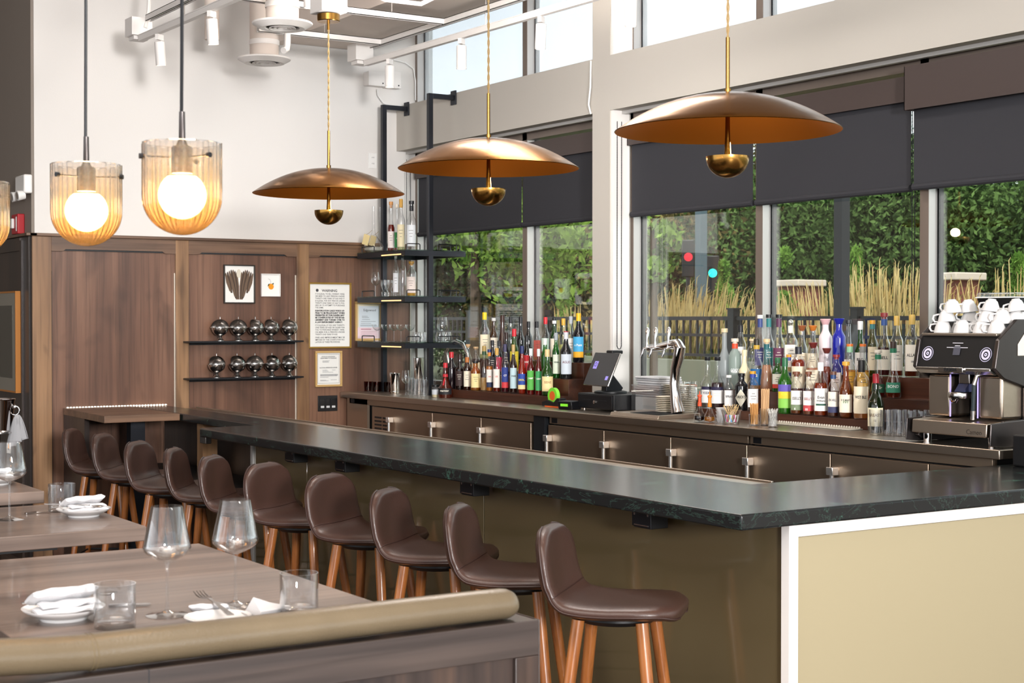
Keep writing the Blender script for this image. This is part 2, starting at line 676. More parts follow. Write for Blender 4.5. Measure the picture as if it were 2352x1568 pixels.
# ---- blinds: one per window, rolled part way down
bl = [('blind', 9.13, 10.62, 5.965, 'charcoal roller blind over the far left pane, behind the black shelf rack'),
      ('blind', 8.09, 9.11, 5.965, 'charcoal roller blind beside the plaster column, left of it'),
      ('blind', 6.69, 7.84, 5.965, 'charcoal roller blind behind the nearest brass dome pendant'),
      ('blind', 5.49, 6.66, 5.965, 'charcoal roller blind above the coloured liquor bottles, between two others'),
      ('blind', 3.9, 5.44, 5.93, 'charcoal roller blind at the right edge, hung lowest from a brown fascia')]
for i, (nm, y0, y1, x, lb) in enumerate(bl):
    t = thing('roller_blind', lb, 'blind', (x, (y0 + y1) / 2, 2.36), group='charcoal roller blinds at the windows')
    h = (y1 - y0) / 2
    top = .56
    g = G().box(-.001, .001, -h, h, .01, top)
    g.build('blind_fabric', 'shade', t)
    pts = [(math.cos(a) * .019, math.sin(a) * .019) for a in [k * math.pi / 5 for k in range(10)]]
    G().prism([(p[0], p[1]) for p in pts], 'y', -h, h).build('hem_bar', 'shade', t)
    zb, zt = (2.80, 2.93) if i < 4 else (2.745, 2.965)
    fx = .03 if i < 4 else .06
    fas = G().box(-fx, -fx + .004, -h - .012, h + .012, zb - 2.36, zt - 2.36)
    fas.box(-fx, .045, -h - .012, -h - .008, zb - 2.36, zt - 2.36).box(-fx, .045, h + .008, h + .012, zb - 2.36, zt - 2.36)
    fas.build('fascia', colm('463B38', .45, .1), t)
# bead chains beside the blinds
for i, (y, zb, lb) in enumerate([(7.868, 1.5, 'black bead chain loop hanging down the white jamb by the column'),
                                 (5.462, 1.6, 'black bead chain loop hanging between the two right blinds'),
                                 (10.64, 1.9, 'black bead chain loop hanging in the corner above the bottles')]):
    g = G()
    dy = -.03 if i != 2 else 0
    for s in (0, 1):
        yy = y - .012 + (s * .0)
        xx = 5.86 + s * .035 if i != 1 else 5.93 + s * .02
        k = 0
        g.tube([(xx, yy, zb + .02), (xx, yy, 2.95)], .0022, 5)
        z = zb + .02
        while z < 2.9:
            g.lathe([(0, -.004), (.004, 0), (0, .004)], 5, (xx, yy, z))
            z += .016
    x0 = 5.86 if i != 1 else 5.93
    w = .035 if i != 1 else .02
    g.tube([(x0, y - .012, zb + .02), (x0 + w * .2, y - .012, zb + .004), (x0 + w * .5, y - .012, zb), (x0 + w * .8, y - .012, zb + .004), (x0 + w, y - .012, zb + .02)], .0025, 5)
    tag(g.build('bead_chain', 'black'), lb, 'blind chain', 'bead chains of the blinds')
# white cable beside the column
p = [at(1357, 140, X=5.815), at(1356, 200, X=5.8), at(1352, 240, X=5.8), at(1357, 262, X=5.815)]
tag(G().tube(p, .006, 8).build('cable', 'white'), 'slack white cable stapled down the beam left of the column', 'cable')
# ================================================================== CEILING FITTINGS
# suspended soffit panel by the clerestory
t = tag(box('soffit_panel', 'ceil', 4.83, 5.47, 5.5, YB + .02, 3.78, 3.83), 'pinkish grey soffit panel hung below the ceiling beside the clerestory', 'ceiling panel')
struct(G().box(4.75, 4.83, 5.5, YB + .02, 3.76, 4.2).build('trim_40', 'ceil'))


def strut(p, q, lb):
    p, q = Vector(p), Vector(q)
    d = (q - p)
    L_ = d.length
    g = G()
    for (y0, y1, z0, z1) in ((-.02, -.016, -.02, .02), (.016, .02, -.02, .02), (-.02, .02, .016, .02), (-.02, -.010, -.02, -.017), (.010, .02, -.02, -.017)):
        g.box(0, L_, y0, y1, z0, z1)
    g.xf(Matrix.Rotation(math.atan2(d.y, d.x), 4, 'Z'))
    return tag(g.build('strut_channel', 'trimwhite', loc=p), lb, 'ceiling strut', 'white strut channels under the ceiling')


strut((5.15, 9.95, 3.66), (5.15, 5.4, 3.66), 'long white strut channel running above the right-hand light track')
strut((3.45, 9.75, 3.66), (3.45, 6.5, 3.66), 'white strut channel running above the left-hand light track')
strut((3.5, 8.81, 3.66), (5.14, 8.81, 3.66), 'white cross strut passing behind the canopy of the far brass pendant')
strut((4.2, 9.70, 3.66), (5.14, 9.70, 3.66), 'white cross strut nearest the back wall')
strut((3.5, 6.9, 3.66), (5.14, 6.9, 3.66), 'white cross strut nearest the camera, mostly above the frame')
# conduits and threaded rods
tag(G().tube([(4.42, 8.9, 4.4), (4.42, 8.0, 3.72), (4.45, 7.6, 3.70)], .022, 10).build('conduit', 'ceil'), 'grey conduit pipe slanting down to the far brass pendant box', 'conduit')
tag(G().tube([(3.6, 9.9, 4.4), (3.5, 9.85, 3.95), (3.47, 9.8, 3.72), (3.44, 9.78, 3.6)], .014, 8).build('flexible_conduit', 'trimwhite'), 'white flexible conduit curving down to the left track feed box', 'conduit')
tag(G().tube([(4.35, 7.45, 3.52), (4.2, 7.45, 3.44), (4.0, 7.5, 3.45), (3.9, 7.6, 3.52), (3.8, 7.7, 3.8)], .012, 8).build('flexible_conduit', 'trimwhite'), 'white flexible conduit looping beside the round ceiling diffusers', 'conduit')
for i, (x, y) in enumerate([(4.75, 8.81), (4.3, 8.81), (5.15, 8.3), (5.15, 6.7), (4.7, 9.7), (3.45, 9.1)]):
    tag(G().tube([(x, y, 3.53 if x in (5.15, 3.45) else 3.68), (x, y, 4.44)], .004, 6).build('hanger_rod', 'satin'),
        'thin %s threaded rod holding the ceiling struts' % ['steel', 'second steel', 'third steel', 'near steel', 'far steel', 'left steel'][i], 'hanger rod', 'threaded hanger rods')


def spot(x, y, z, lb, tilt=0.):
    t = thing('track_spotlight', lb, 'spotlight', (x, y, z), .6, 'white cylinder spotlights on the tracks')
    G().box(-.03, .03, -.012, .012, -.035, .0).build('track_adapter', 'trimwhite', t)
    G().tube([(.02, 0, -.03), (.03, 0, -.1)], .006, 6).build('arm', 'trimwhite', t)
    b = G().lathe([(.0, 0), (.030, 0), (.033, -.003), (.033, -.150), (.029, -.150), (.026, -.140)], 24)
    b.xf(Matrix.Rotation(tilt, 4, 'Y')).move((0, 0, -.045))
    b.build('lamp_body', 'trimwhite', t)
    l = G().lathe([(0, -.141), (.027, -.141)], 20).xf(Matrix.Rotation(tilt, 4, 'Y')).move((0, 0, -.045))
    l.build('lens', 'spotglow', t)
    return t


def track(p, q, lb):
    p, q = Vector(p), Vector(q)
    d = q - p
    g = G().box(0, d.length, -.018, .018, -.02, .02)
    g.box(0, d.length, -.022, .022, .014, .02)
    g.xf(Matrix.Rotation(math.atan2(d.y, d.x), 4, 'Z'))
    return tag(g.build('light_track', 'trimwhite', loc=p), lb, 'light track', 'light tracks')


track((5.10, 9.85, 3.53), (5.20, 5.2, 3.53), 'white light track on the right, crossing in front of the clerestory windows')
track((3.41, 9.78, 3.53), (3.47, 6.4, 3.53), 'white light track on the left near the round diffusers')
SP = [(895, 137, 'leftmost spotlight on the right track, hanging before the white junction boxes', 5.11, 0),
      (1060, 92, 'second spotlight on the right track, before the first clerestory pane', 5.13, 0),
      (1243, 40, 'third spotlight on the right track, tilted before the second clerestory pane', 5.16, .1),
      (1450, -14, 'spotlight cut by the top edge, right of the white column', 5.18, .05)]
for (px, py, lb, X, tl) in SP:
    q = at(px, py, X=X)
    spot(X, q.y, 3.51, lb, tl)
for (px, lb, tl) in [(366, 'spotlight at the far end of the left track, lowest on the white wall', -.12), (486, 'spotlight on the left track beside the tall round duct', -.1)]:
    q = at(px, 60, X=3.43)
    spot(3.43, q.y, 3.51, lb, tl)
spot(3.78, 8.0, 3.66, 'spotlight cut by the top edge just above the round diffusers', 0)
# feed boxes
for (x, y, z, lb, s) in [(5.09, 9.92, 3.6, 'white feed box at the far end of the right track', .11), (3.42, 9.85, 3.6, 'white feed box at the far end of the left track', .11)]:
    t = thing('feed_box', lb, 'electrical box', (x, y, z), 0, 'white electrical feed boxes')
    G().box(-.07, .07, -.07, .07, -.05, .07).build('box_body', 'trimwhite', t, .004)
    G().box(-.05, .05, -.05, .05, -.075, -.05).build('track_connector', 'trimwhite', t, .004)
for (p0, p1, lb) in [((840, 165), (877, 200), 'left white junction box high in the corner'), ((884, 165), (913, 205), 'right white junction box high in the corner, behind a spotlight')]:
    a, b = at(*p0, Y=YB), at(*p1, Y=YB)
    t = thing('junction_box', lb, 'electrical box', ((a.x + b.x) / 2, YB - .02, (a.z + b.z) / 2), 0, 'junction boxes in the corner')
    w, h = abs(b.x - a.x) / 2, abs(a.z - b.z) / 2
    G().box(-w, w, -.03, .06, -h, h).build('box_body', 'trimwhite', t, .005)
    G().box(-w - .003, w + .003, -.036, -.03, -h - .003, h + .003).build('lid', 'trimwhite', t, .002)
    G().lathe([(0, 0), (.006, 0), (.006, .004), (0, .004)], 8).xf(Matrix.Rotation(R(90), 4, 'X')).move((w - .02, -.034, -h + .02)).build('screw', 'black', t)
pp = [at(867, 205, Y=YB - .02), at(868, 218, Y=YB), at(880, 236, Y=YB), at(900, 244, Y=YB), at(925, 243, Y=YB)]
tag(G().tube(pp, .006, 8).build('cable', 'white'), 'white cable drooping from the left junction box to the shelf rack', 'cable')
pp = [at(905, 138, Y=YB), at(930, 143, Y=YB), at(950, 158, Y=YB), at(954, 185, Y=YB), at(954, 230, Y=YB)]
tag(G().tube(pp, .005, 8).build('cable', 'white'), 'white cable curving along the wall toward the clerestory frame', 'cable')


def diffuser(x, y, z, lb, pr_=False):
    t = thing('ceiling_diffuser', lb, 'air diffuser', (x, y, z), 0, 'round ceiling diffusers on ducts')
    G().lathe([(.100, .01), (.105, .0), (.135, -.004), (.18, .022), (.183, .030), (.178, .034), (.13, .022), (.1, .034), (.1, .04)], 48).build('outer_cone', 'trimwhite', t)
    for k, r in enumerate((.078, .052, .026)):
        G().lathe([(r - .016, .012), (r, -.004), (r + .004, -.002), (r - .010, .016)], 40).build('ring', 'trimwhite', t)
    G().lathe([(0, .03), (.1, .03)], 32).build('throat', colm('6E6965', .6), t)
    G().lathe([(.099, .03), (.099, 1.0)], 40).build('duct', 'ceil', t)
    G().lathe([(.102, .12), (.104, .125), (.104, .15), (.102, .155)], 40).build('duct_band', 'trimwhite', t)


diffuser(3.87, 8.57, 3.45, 'nearer round white ceiling diffuser under a vertical duct')
diffuser(4.29, 9.80, 3.45, 'farther round white ceiling diffuser with a sprinkler elbow before it')
tag(G().tube([(4.06, 8.9, 4.47), (4.075, 8.95, 3.44), (4.07, 8.95, 3.40), (4.04, 8.93, 3.385)], .021, 12).build('sprinkler_pipe', 'trimwhite'), 'thin white pipe with an elbow hanging before the farther diffuser', 'pipe')
tag(G().tube([(3.97, 9.95, 4.46), (3.97, 9.95, 3.6)], .05, 16).build('duct_pipe', 'ceil'), 'plain vertical duct pipe left of the round diffusers', 'duct')
tag(G().tube([(3.6, 9.2, 4.1), (4.5, 9.3, 4.12), (4.8, 8.2, 4.15)], .12, 20).build('air_duct', 'ceil'), 'large round painted duct at the top edge above the diffusers', 'duct')

# ================================================================== PENDANTS
def dome(px, X, lb, canopy=True):
    Yp = at(px, 400, X=X).y
    z = 2.36
    t = thing('dome_pendant', lb, 'pendant lamp', (X, Yp, z), 0, 'brass dome pendants over the bar')
    pf = []
    for k in range(15):
        a = k / 14
        r = .4 * a
        pf.append((max(r, .006), .132 * (1 - a ** 2.1)))
    outer = [(r, h) for r, h in pf]
    G().lathe(outer + [(.402, -.002), (.400, -.004)], 96).build('dome', 'brass', t)
    G().lathe([(r, h - .004) for r, h in pf], 96).build('dome_lining', 'brassin', t)
    G().tube([(0, 0, .33), (0, 0, .135)], .0075, 14).build('stem', 'brassball', t)
    G().tube([(0, 0, .148), (0, 0, .133)], .012, 14).build('collar', 'brassball', t)
    G().tube([(0, 0, .13), (0, 0, -.02), (0, 0, -.100)], [.007, .009, .013], 14).build('lower_stem', 'brass', t)
    bw = [(.001, -.168)] + [(.077 * math.sin(a), -.094 - .074 * math.cos(a)) for a in [R(d) for d in range(8, 91, 8)]] + [(.077, -.092), (.074, -.092), (.0, -.098)]
    G().lathe(bw, 48).build('bowl', 'brassball', t)
    G().lathe([(.0, -.0915), (.06, -.0915)], 24).build('lamp_disc', 'lamptip', t)
    l = bpy.data.lights.new('bowl_lamp', 'POINT')
    l.energy = 2.4
    l.color = (1, .72, .4)
    l.shadow_soft_size = .03
    lo = bpy.data.objects.new('bowl_lamp', l)
    C.objects.link(lo)
    lo.parent = t
    lo.location = (.035, 0, -.06)
    # two strand twisted cord
    for s in (0, math.pi):
        pts = [(.0032 * math.cos(s + k * .9), .0032 * math.sin(s + k * .9), .33 + k * .011) for k in range(int(.58 / .011) if canopy else 150)]
        G().tube(pts, .003, 5).build('cord', 'cord', t)
    zc = .91
    G().lathe([(0, zc + .03), (.0, zc - .002), (.058, zc - .002), (.061, zc + .002), (.061, zc + .035), (0, zc + .035)], 40).build('canopy', 'brassball', t)
    G().tube([(0, 0, zc), (0, 0, zc - .045)], .008, 10).build('cord_grip', 'brassball', t)
    return t


dome(755, 3.6, 'farthest and smallest-looking brass dome pendant, whose round canopy is in view')
dome(1122, 3.6, 'middle brass dome pendant, hanging before the black shelf rack')
dome(1671, 3.6, 'nearest and largest-looking brass dome pendant, before the charcoal blinds')
t = thing('feed_box', 'white electrical box on top of the far brass pendant canopy', 'electrical box', (3.6, at(755, 0, X=3.6).y, 3.33), 0, 'white electrical feed boxes')
G().box(-.075, .075, -.075, .075, -.02, .10).build('box_body', 'trimwhite', t, .006)


def glass_pendant(px, py, Z, lb, rz=0.):
    d = FW * Z + RT * ((px - CX) / F * Z) + UP * (-(py - CY) / F * Z)
    p = Vector((0, 0, H)) + d
    t = thing('glass_pendant', lb, 'pendant lamp', (p.x, p.y, p.z), rz, 'fluted amber glass pendants over the tables')
    r = .084
    prof = [(.003, 0)] + [(r * math.sin(a), r - r * math.cos(a)) for a in [R(q) for q in range(6, 91, 7)]] + [(r, .10), (r, .13), (r, .16), (r, .2)]
    n = 144
    g = G()
    vs = []
    for (rr, z) in prof:
        for k in range(n):
            a = 2 * math.pi * k / n
            f = 1 + .026 * math.cos(36 * a) + .014 * math.cos(13 * a + 1)
            vs.append((rr * f * math.cos(a), rr * f * math.sin(a), z + (0 if z < .19 else .002 * math.cos(18 * a))))
    fs = []
    for i in range(len(prof) - 1):
        for k in range(n):
            k2 = (k + 1) % n
            fs.append((i * n + k, i * n + k2, (i + 1) * n + k2, (i + 1) * n + k))
    g.add(vs, fs)
    sh = g.build('glass_shade', 'fluted', t, ang=80)
    G().lathe([(r * .955, .2), (r * 1.0, .202), (r * 1.01, .199)], 72).build('shade_rim', 'clear', t)
    G().lathe([(.001, .035)] + [(.052 * math.sin(R(q)), .087 - .052 * math.cos(R(q))) for q in range(12, 150, 10)], 36).build('opal_globe', 'globe', t)
    G().lathe([(.0, .195), (.02, .195), (.023, .19), (.023, .135), (.0, .135)], 24).build('lamp_holder', colm('2E2A29', .35, .4), t)
    for k in range(3):
        a = R(20 + 120 * k)
        c, s_ = math.cos(a), math.sin(a)
        G().tube([(.02 * c, .02 * s_, .17), ((r + .006) * c, (r + .006) * s_, .17)], .0022, 8).build('spoke', 'black', t)
        G().tube([((r + .001) * c, (r + .001) * s_, .17), ((r + .009) * c, (r + .009) * s_, .17)], .006, 10).build('finial', 'black', t)
    G().tube([(0, 0, .195), (0, 0, .21), (0, 0, .27)], [.014, .0075, .0065], 14).build('stem', 'gunmetal', t)
    pts = [(.0015 * math.sin(k * 1.1), .0015 * math.cos(k * .7), .27 + k * .12) for k in range(20)]
    G().tube(pts, .0038, 8).build('cord', 'black', t)
    l = bpy.data.lights.new('globe_bulb', 'POINT')
    l.energy = 5
    l.color = (1, .78, .5)
    l.shadow_soft_size = .05
    lo = bpy.data.objects.new('globe_bulb', l)
    C.objects.link(lo)
    lo.parent = t
    lo.location = (0, 0, .085)
    return t


glass_pendant(419, 540, 3.36, 'nearest amber glass pendant, largest, hanging right of the others', .5)
glass_pendant(199, 565, 3.79, 'amber glass pendant in the middle of the row, left of the largest one', 1.1)
glass_pendant(-52, 585, 4.25, 'amber glass pendant cut off by the left edge', .2)

# ================================================================== BACK WALL FITTINGS
FY = YB + .012


def frame(name, p0, p1, lb, cat, fm, border, face, depth=.02, group=None):
    a, b = at(*p0, Y=YB - .01), at(*p1, Y=YB - .01)
    x0, x1, z0, z1 = a.x, b.x, b.z, a.z
    y = FY
    t = thing(name, lb, cat, ((x0 + x1) / 2, y, z0), 0, group)
    w, h = (x1 - x0) / 2, z1 - z0
    g = G()
    g.box(-w, w, -depth, -.001, 0, border).box(-w, w, -depth, -.001, h - border, h)
    g.box(-w, -w + border, -depth, -.001, border, h - border).box(w - border, w, -depth, -.001, border, h - border)
    g.build('frame', fm, t, .002)
    G().box(-w + border, w - border, -.008, -.002, border, h - border).build('sheet', face, t)
    return t, w - border, h, -.0085


t, w, h, yy = frame('framed_print', (515, 607), (587, 697), 'framed print of dark feathered seed pods, the larger picture on the wood wall', 'picture', colm('2A241E', .4), .009, 'paper', group='framed prints on the wood wall')
g1, g2, g3 = G(), G(), G()
rr = random.Random(3)
for s in (-1, 1):
    for k in range(7):
        a = s * (.012 + .013 * k)
        top = (s * (.02 + .0145 * k), .245 - .008 * abs(k - 2.5))
        bot = (s * (.008 + .006 * k) * (1 if k < 5 else 1.6), .03 + .02 * max(0, k - 3) + .008 * (k % 2))
        cx = [(top[0] - .006, yy - .0006 - .0001 * k, top[1]), (top[0], yy - .0006 - .0001 * k, top[1] + .012), (top[0] + .006, yy - .0006 - .0001 * k, top[1]),
              ((top[0] * .55 + bot[0] * .45) + .013, yy - .0006 - .0001 * k, (top[1] + bot[1]) / 2), (bot[0] + .007, yy - .0006 - .0001 * k, bot[1]), (bot[0] - .007, yy - .0006 - .0001 * k, bot[1]),
              ((top[0] * .55 + bot[0] * .45) - .013, yy - .0006 - .0001 * k, (top[1] + bot[1]) / 2)]
        (g1 if k % 2 else g2).add(cx, [tuple(range(7))])
g3.lathe([(0, 0), (.022, 0)], 20).xf(Matrix.Rotation(R(90), 4, 'X')).xf(Matrix.Diagonal((.8, 1, 1.5, 1))).move((-.004, yy - .0012, .222))
g1.build('pod_print', colm('4A3B31', .8), t)
g2.build('pod_print', colm('6A5646', .8), t)
g3.build('pale_pod_print', colm('DAD2C2', .8), t)
t, w, h, yy = frame('framed_print', (601, 628), (645, 681), 'small white framed print of an orange with leaves', 'picture', 'trimwhite', .007, 'paper', group='framed prints on the wood wall')
G().lathe([(0, 0), (.022, 0)], 24).xf(Matrix.Rotation(R(90), 4, 'X')).move((.004, yy - .001, .075)).build('orange_print', colm('E8971E', .7), t)
G().add([(-.026, yy - .001, .075), (-.018, yy - .001, .094), (-.006, yy - .001, .098), (-.012, yy - .001, .084)], [(0, 1, 2, 3)]).add([(.012, yy - .0014, .098), (.024, yy - .0014, .104), (.026, yy - .0014, .094), (.018, yy - .0014, .088)], [(0, 1, 2, 3)]).build('leaf_print', colm('3E4A22', .7), t)
G().tube([(0, yy - .001, .095), (.002, yy - .001, .115), (-.008, yy - .001, .13), (-.02, yy - .001, .132)], .0008, 4).build('twig_print', 'inkg', t)
# warning notice
t, w, h, yy = frame('warning_notice', (709, 648), (808, 799), 'gilt framed age warning notice beside the shelf rack', 'notice', 'gold', .013, 'paper')
lines = ['IT IS ILLEGAL TO SELL WHISKEY, WINE,', 'OR BEER TO ANY PERSON UNDER', 'TWENTY-ONE YEARS OF AGE AND IT', 'IS ILLEGAL FOR ANY PERSON UNDER', 'TWENTY-ONE YEARS OF AGE TO POS-', 'SESS OR TO ATTEMPT TO PURCHASE', 'THE SAME.', None,
         'IDENTIFICATION CARDS WHICH AP-', 'PEAR TO BE FRAUDULENT WHEN', 'PRESENTED BY PURCHASERS MAY', 'BE CONFISCATED BY THE ESTAB-', 'LISHMENT AND TURNED OVER TO', 'A LAW ENFORCEMENT AGENCY.', None,
         'IT IS ILLEGAL IF YOU ARE TWENTY-', 'ONE YEARS OF AGE OR OLDER FOR', 'YOU TO PURCHASE WHISKEY, WINE,', 'OR BEER FOR A PERSON UNDER', 'TWENTY-ONE YEARS OF AGE.', None, 'FINES AND IMPRISONMENT MAY BE', 'IMPOSED BY THE COURTS FOR VIO-', 'LATION OF THESE PROVISIONS.']
flat_text('heading', 'WARNING', .027, 'ink', (0, yy, h - .063), (1, 0, 0), (0, 0, 1), t, bold=.0006)
G().lathe([(0, 0), (.012, 0)], 20).xf(Matrix.Rotation(R(90), 4, 'X')).move((-.105, yy, h - .060)).build('seal', colm('4A4A4E', .7), t)
z = h - .088
for i, l in enumerate(lines):
    if l is None:
        z -= .006
        continue
    short = l in ('THE SAME.', 'TWENTY-ONE YEARS OF AGE.', 'LATION OF THESE PROVISIONS.', 'A LAW ENFORCEMENT AGENCY.')
    wd = {'THE SAME.': .07, 'TWENTY-ONE YEARS OF AGE.': .19, 'LATION OF THESE PROVISIONS.': .21, 'A LAW ENFORCEMENT AGENCY.': .235}.get(l, .25)
    flat_text('notice_line', l, .0165, 'ink', (-.122 + .0 * i, yy, z), (1, 0, 0), (0, 0, 1), t, 'LEFT', .0009 if 8 <= i <= 13 else .0002, wd)
    z -= .0176
# licence below
t, w, h, yy = frame('framed_licence', (725, 806), (787, 887), 'pale gilt framed licence hanging below the warning notice', 'certificate', 'goldw', .016, 'paper', group='framed certificates')
for (txt, sz, zz, al) in [('STATE OF COLORADO', .011, h - .045, 'CENTER'), ('DEPARTMENT OF REVENUE', .011, h - .057, 'CENTER'), ('ALCOHOL BEVERAGE LICENSE', .011, h * .53, 'CENTER')]:
    flat_text('licence_line', txt, sz, 'ink', (0, yy, zz), (1, 0, 0), (0, 0, 1), t, al, .0003)
g = G()
for k, (a, b, zz) in enumerate([(-.05, .01, .72), (-.05, 0, .70), (-.05, .005, .68), (-.05, -.01, .46), (.03, .06, .46), (-.05, .0, .43), (-.05, .04, .40), (-.07, .08, .34), (-.07, .08, .325), (-.07, .08, .31), (-.07, .075, .295), (-.07, 0, .26), (-.07, -.02, .18), (.02, .07, .185), (-.07, 0, .16)]):
    g.box(a, b, yy - .0003, yy, zz * h, zz * h + .0022)
g.build('fine_print', 'inkg', t)['kind'] = 'stuff'
g = G()
a = w - .006
for (x0, x1, z0, z1) in ((-a, a, .026, .028), (-a, a, h - .028, h - .026), (-a, -a + .002, .026, h - .026), (a - .002, a, .026, h - .026)):
    g.box(x0, x1, yy - .0003, yy, z0, z1)
g.build('border_line', 'inkg', t)
# city licence behind shelves
t, w, h, yy = frame('framed_licence', (817, 692), (880, 782), 'gilt framed city licence with a pink slip, partly behind the shelf rack', 'certificate', 'goldw', .018, colm('E9DDBE', .7), group='framed certificates')
G().box(-w + .015, w - .012, yy - .002, yy, .02, h - .035).build('licence_sheet', colm('DCE2EA', .6), t)
flat_text('licence_line', 'Edgewood', .026, 'ink', (.008, yy - .0025, h - .068), (1, 0, 0), (0, 0, 1), t)
G().box(-w + .004, w - .004, yy - .004, yy - .002, .018, .105).build('pink_slip', colm('F0D8DE', .7), t)
g = G()
for (a, b, zz) in [(-.06, -.01, .19), (-.06, .0, .18), (-.06, .01, .165), (-.07, .06, .15), (-.07, .02, .135), (-.075, .07, .122), (-.075, .07, .114)]:
    g.box(a, b, yy - .0028, yy - .002, zz, zz + .0025)
g.build('fine_print', 'inkg', t)['kind'] = 'stuff'
g = G().box(-.07, .02, yy - .0048, yy - .004, .088, .093)
for zz in (.07, .06, .05, .04, .03):
    g.box(-.07, .075, yy - .0048, yy - .004, zz, zz + .0016)
g.build('slip_print', colm('B0556A', .7), t)
# black dimmer switches
a, b = at(731, 909, Y=YB), at(776, 943, Y=YB)
t = thing('switch_plate', 'black three-gang switch plate low on the wood wall', 'light switch', ((a.x + b.x) / 2, FY, (a.z + b.z) / 2))
G().box(-.083, .083, -.008, -.001, -.06, .06).build('plate', 'black', t, .002)
for k in (-1, 0, 1):
    sw = G().box(-.017 + k * .047, .017 + k * .047, -.011, -.008, -.036, .036).build('switch', 'blackm', t, .001)
    G().box(-.014 + k * .047, .014 + k * .047, -.0125, -.011, -.034, -.018).build('lit_tab', colm('D8D8D8', .5), t)
# white outlet above
q = at(861, 368, Y=YB)
t = thing('wall_outlet', 'white double wall outlet above the wainscot beside the rack', 'outlet', (q.x, YB + .04, q.z))
G().box(-.037, .037, -.006, -.001, -.06, .06).build('plate', 'white', t, .002)
for s in (-1, 1):
    G().box(-.015, .015, -.008, -.006, s * .024 - .014, s * .024 + .014).build('socket', 'white', t, .002)
    G().box(-.008, -.005, -.0085, -.008, s * .024 - .004, s * .024 + .006).box(.005, .008, -.0085, -.008, s * .024 - .004, s * .024 + .006).build('slot', 'black', t)
# emergency light and fire alarm on the side wall
q = at(62, 440, X=2.95)
t = thing('emergency_light', 'white twin-head emergency light on the taupe wall', 'emergency light', (2.954, q.y, q.z))
G().box(-.06, -.001, -.13, .10, -.02, .11).build('housing', 'white', t, .012)
for s in (-.09, .05):
    G().lathe([(0, -.03), (.03, -.03), (.036, .02), (.030, .022), (0, .015)], 20).xf(Matrix.Rotation(R(-100), 4, 'Y')).move((-.075, s, -.035)).build('lamp_head', 'white', t)
    G().lathe([(0, .024), (.026, .024)], 16).xf(Matrix.Rotation(R(-100), 4, 'Y')).move((-.075, s, -.035)).build('lens', 'satin', t)
q = at(42, 515, X=2.93)
t = thing('fire_alarm', 'red fire alarm strobe above the dark wood panel', 'fire alarm', (2.954, q.y, q.z))
G().box(-.05, -.001, -.08, .08, -.07, .07).build('housing', colm('B5242C', .4), t, .006)
G().box(-.07, -.05, .0, .05, -.03, .04).build('strobe', 'white', t, .006)
G().box(-.052, -.05, -.055, -.035, -.05, .05).build('lettering_strip', 'white', t)

# framed mirror-like picture on the side face
qa, qb = at(35, 668, X=2.88), at(32, 902, X=2.88)
t = thing('framed_picture', 'orange wood framed picture hanging on the dark side panel at the left edge', 'picture', (2.915, qa.y, qb.z))
hh = qa.z - qb.z
g = G()
g.box(-.035, 0, 0, .9, 0, .012).box(-.035, 0, 0, .9, hh - .012, hh).box(-.035, 0, -.0, .012, .012, hh - .012).box(-.035, 0, .888, .9, .012, hh - .012)
g.build('frame', 'orangewood', t, .001)
G().box(-.03, -.004, .012, .888, .012, hh - .012).build('mat_board', colm('8E8A7E', .3), t)
G().box(-.031, -.03, .1, .8, .1, hh - .1).build('picture_print', colm('3E4138', .12), t)

# two wall shelves with steel globe bowls
for i, (p0, p1, lb) in enumerate([((455, 786), (712, 784), 'upper thin black wall shelf carrying steel globe bowls'), ((455, 867), (693, 865), 'lower thin black wall shelf carrying steel globe bowls')]):
    zz = (1.531, 1.262)[i]
    x0, x1 = 4.03, 4.93
    t = thing('wall_shelf', lb, 'shelf', ((x0 + x1) / 2, FY, zz), 0, 'thin black wall shelves')
    w = (x1 - x0) / 2
    G().box(-w, w, -.15, -.001, -.012, 0).box(-w, w, -.006, -.001, -.03, 0).build('shelf_board', 'black', t, .001)


def globe_bowl(loc, rz, lb, first=[None]):
    if first[0] is None:
        t = thing('globe_bowl', lb, 'bowl', loc, rz, 'steel globe bowls on the wall shelves')
        r = .062
        c = .098
        G().lathe([(0, 0), (.032, 0), (.032, .003), (.018, .014), (.011, .026), (.014, .036)], 28).build('foot', 'satin', t)
        G().lathe([(.005, c - r)] + [(r * math.sin(R(a)), c - r * math.cos(R(a))) for a in range(10, 96, 8)], 36).build('bowl', 'satin', t)
        # hinged lid rolled open part way around the back
        hs = [(r * 1.03 * math.sin(R(a)), -r * 1.03 * math.cos(R(a))) for a in range(4, 91, 8)]
        g = G().lathe([(max(a, .001), b) for a, b in hs], 36)
        g.xf(Matrix.Rotation(R(-62), 4, 'X') @ Matrix.Rotation(R(180), 4, 'X')).move((0, 0, c))
        g.build('rolling_lid', 'satin', t)
        G().lathe([(.0, c + r + .020), (.0035, c + r + .017), (.0025, c + r + .006), (.004, c + r - .002)], 10).build('knob', 'satin', t)
        for s in (-1, 1):
            G().tube([(s * r * .98, 0, c), (s * r * 1.12, 0, c)], .005, 8).build('hinge_pin', 'satin', t)
        first[0] = t
        return t
    return dup(first[0], loc, rz, lb)


nm = ['first', 'second', 'middle', 'fourth', 'last']
for row, (zz, xs, rot) in enumerate([(1.531, (505, 547, 586, 622, 664), (.1, .0, -.9, -.7, -.6)), (1.262, (497, 544, 585, 624, 664), (-.5, -.7, 0., -.9, -.6))]):
    for k, px in enumerate(xs):
        q = at(px, 780 + 80 * row, Y=YB - .07)
        globe_bowl((q.x, YB - .075, zz), rot[k] - .5, 'steel globe bowl, %s from the left on the %s wall shelf' % (nm[k], ('upper', 'lower')[row]))

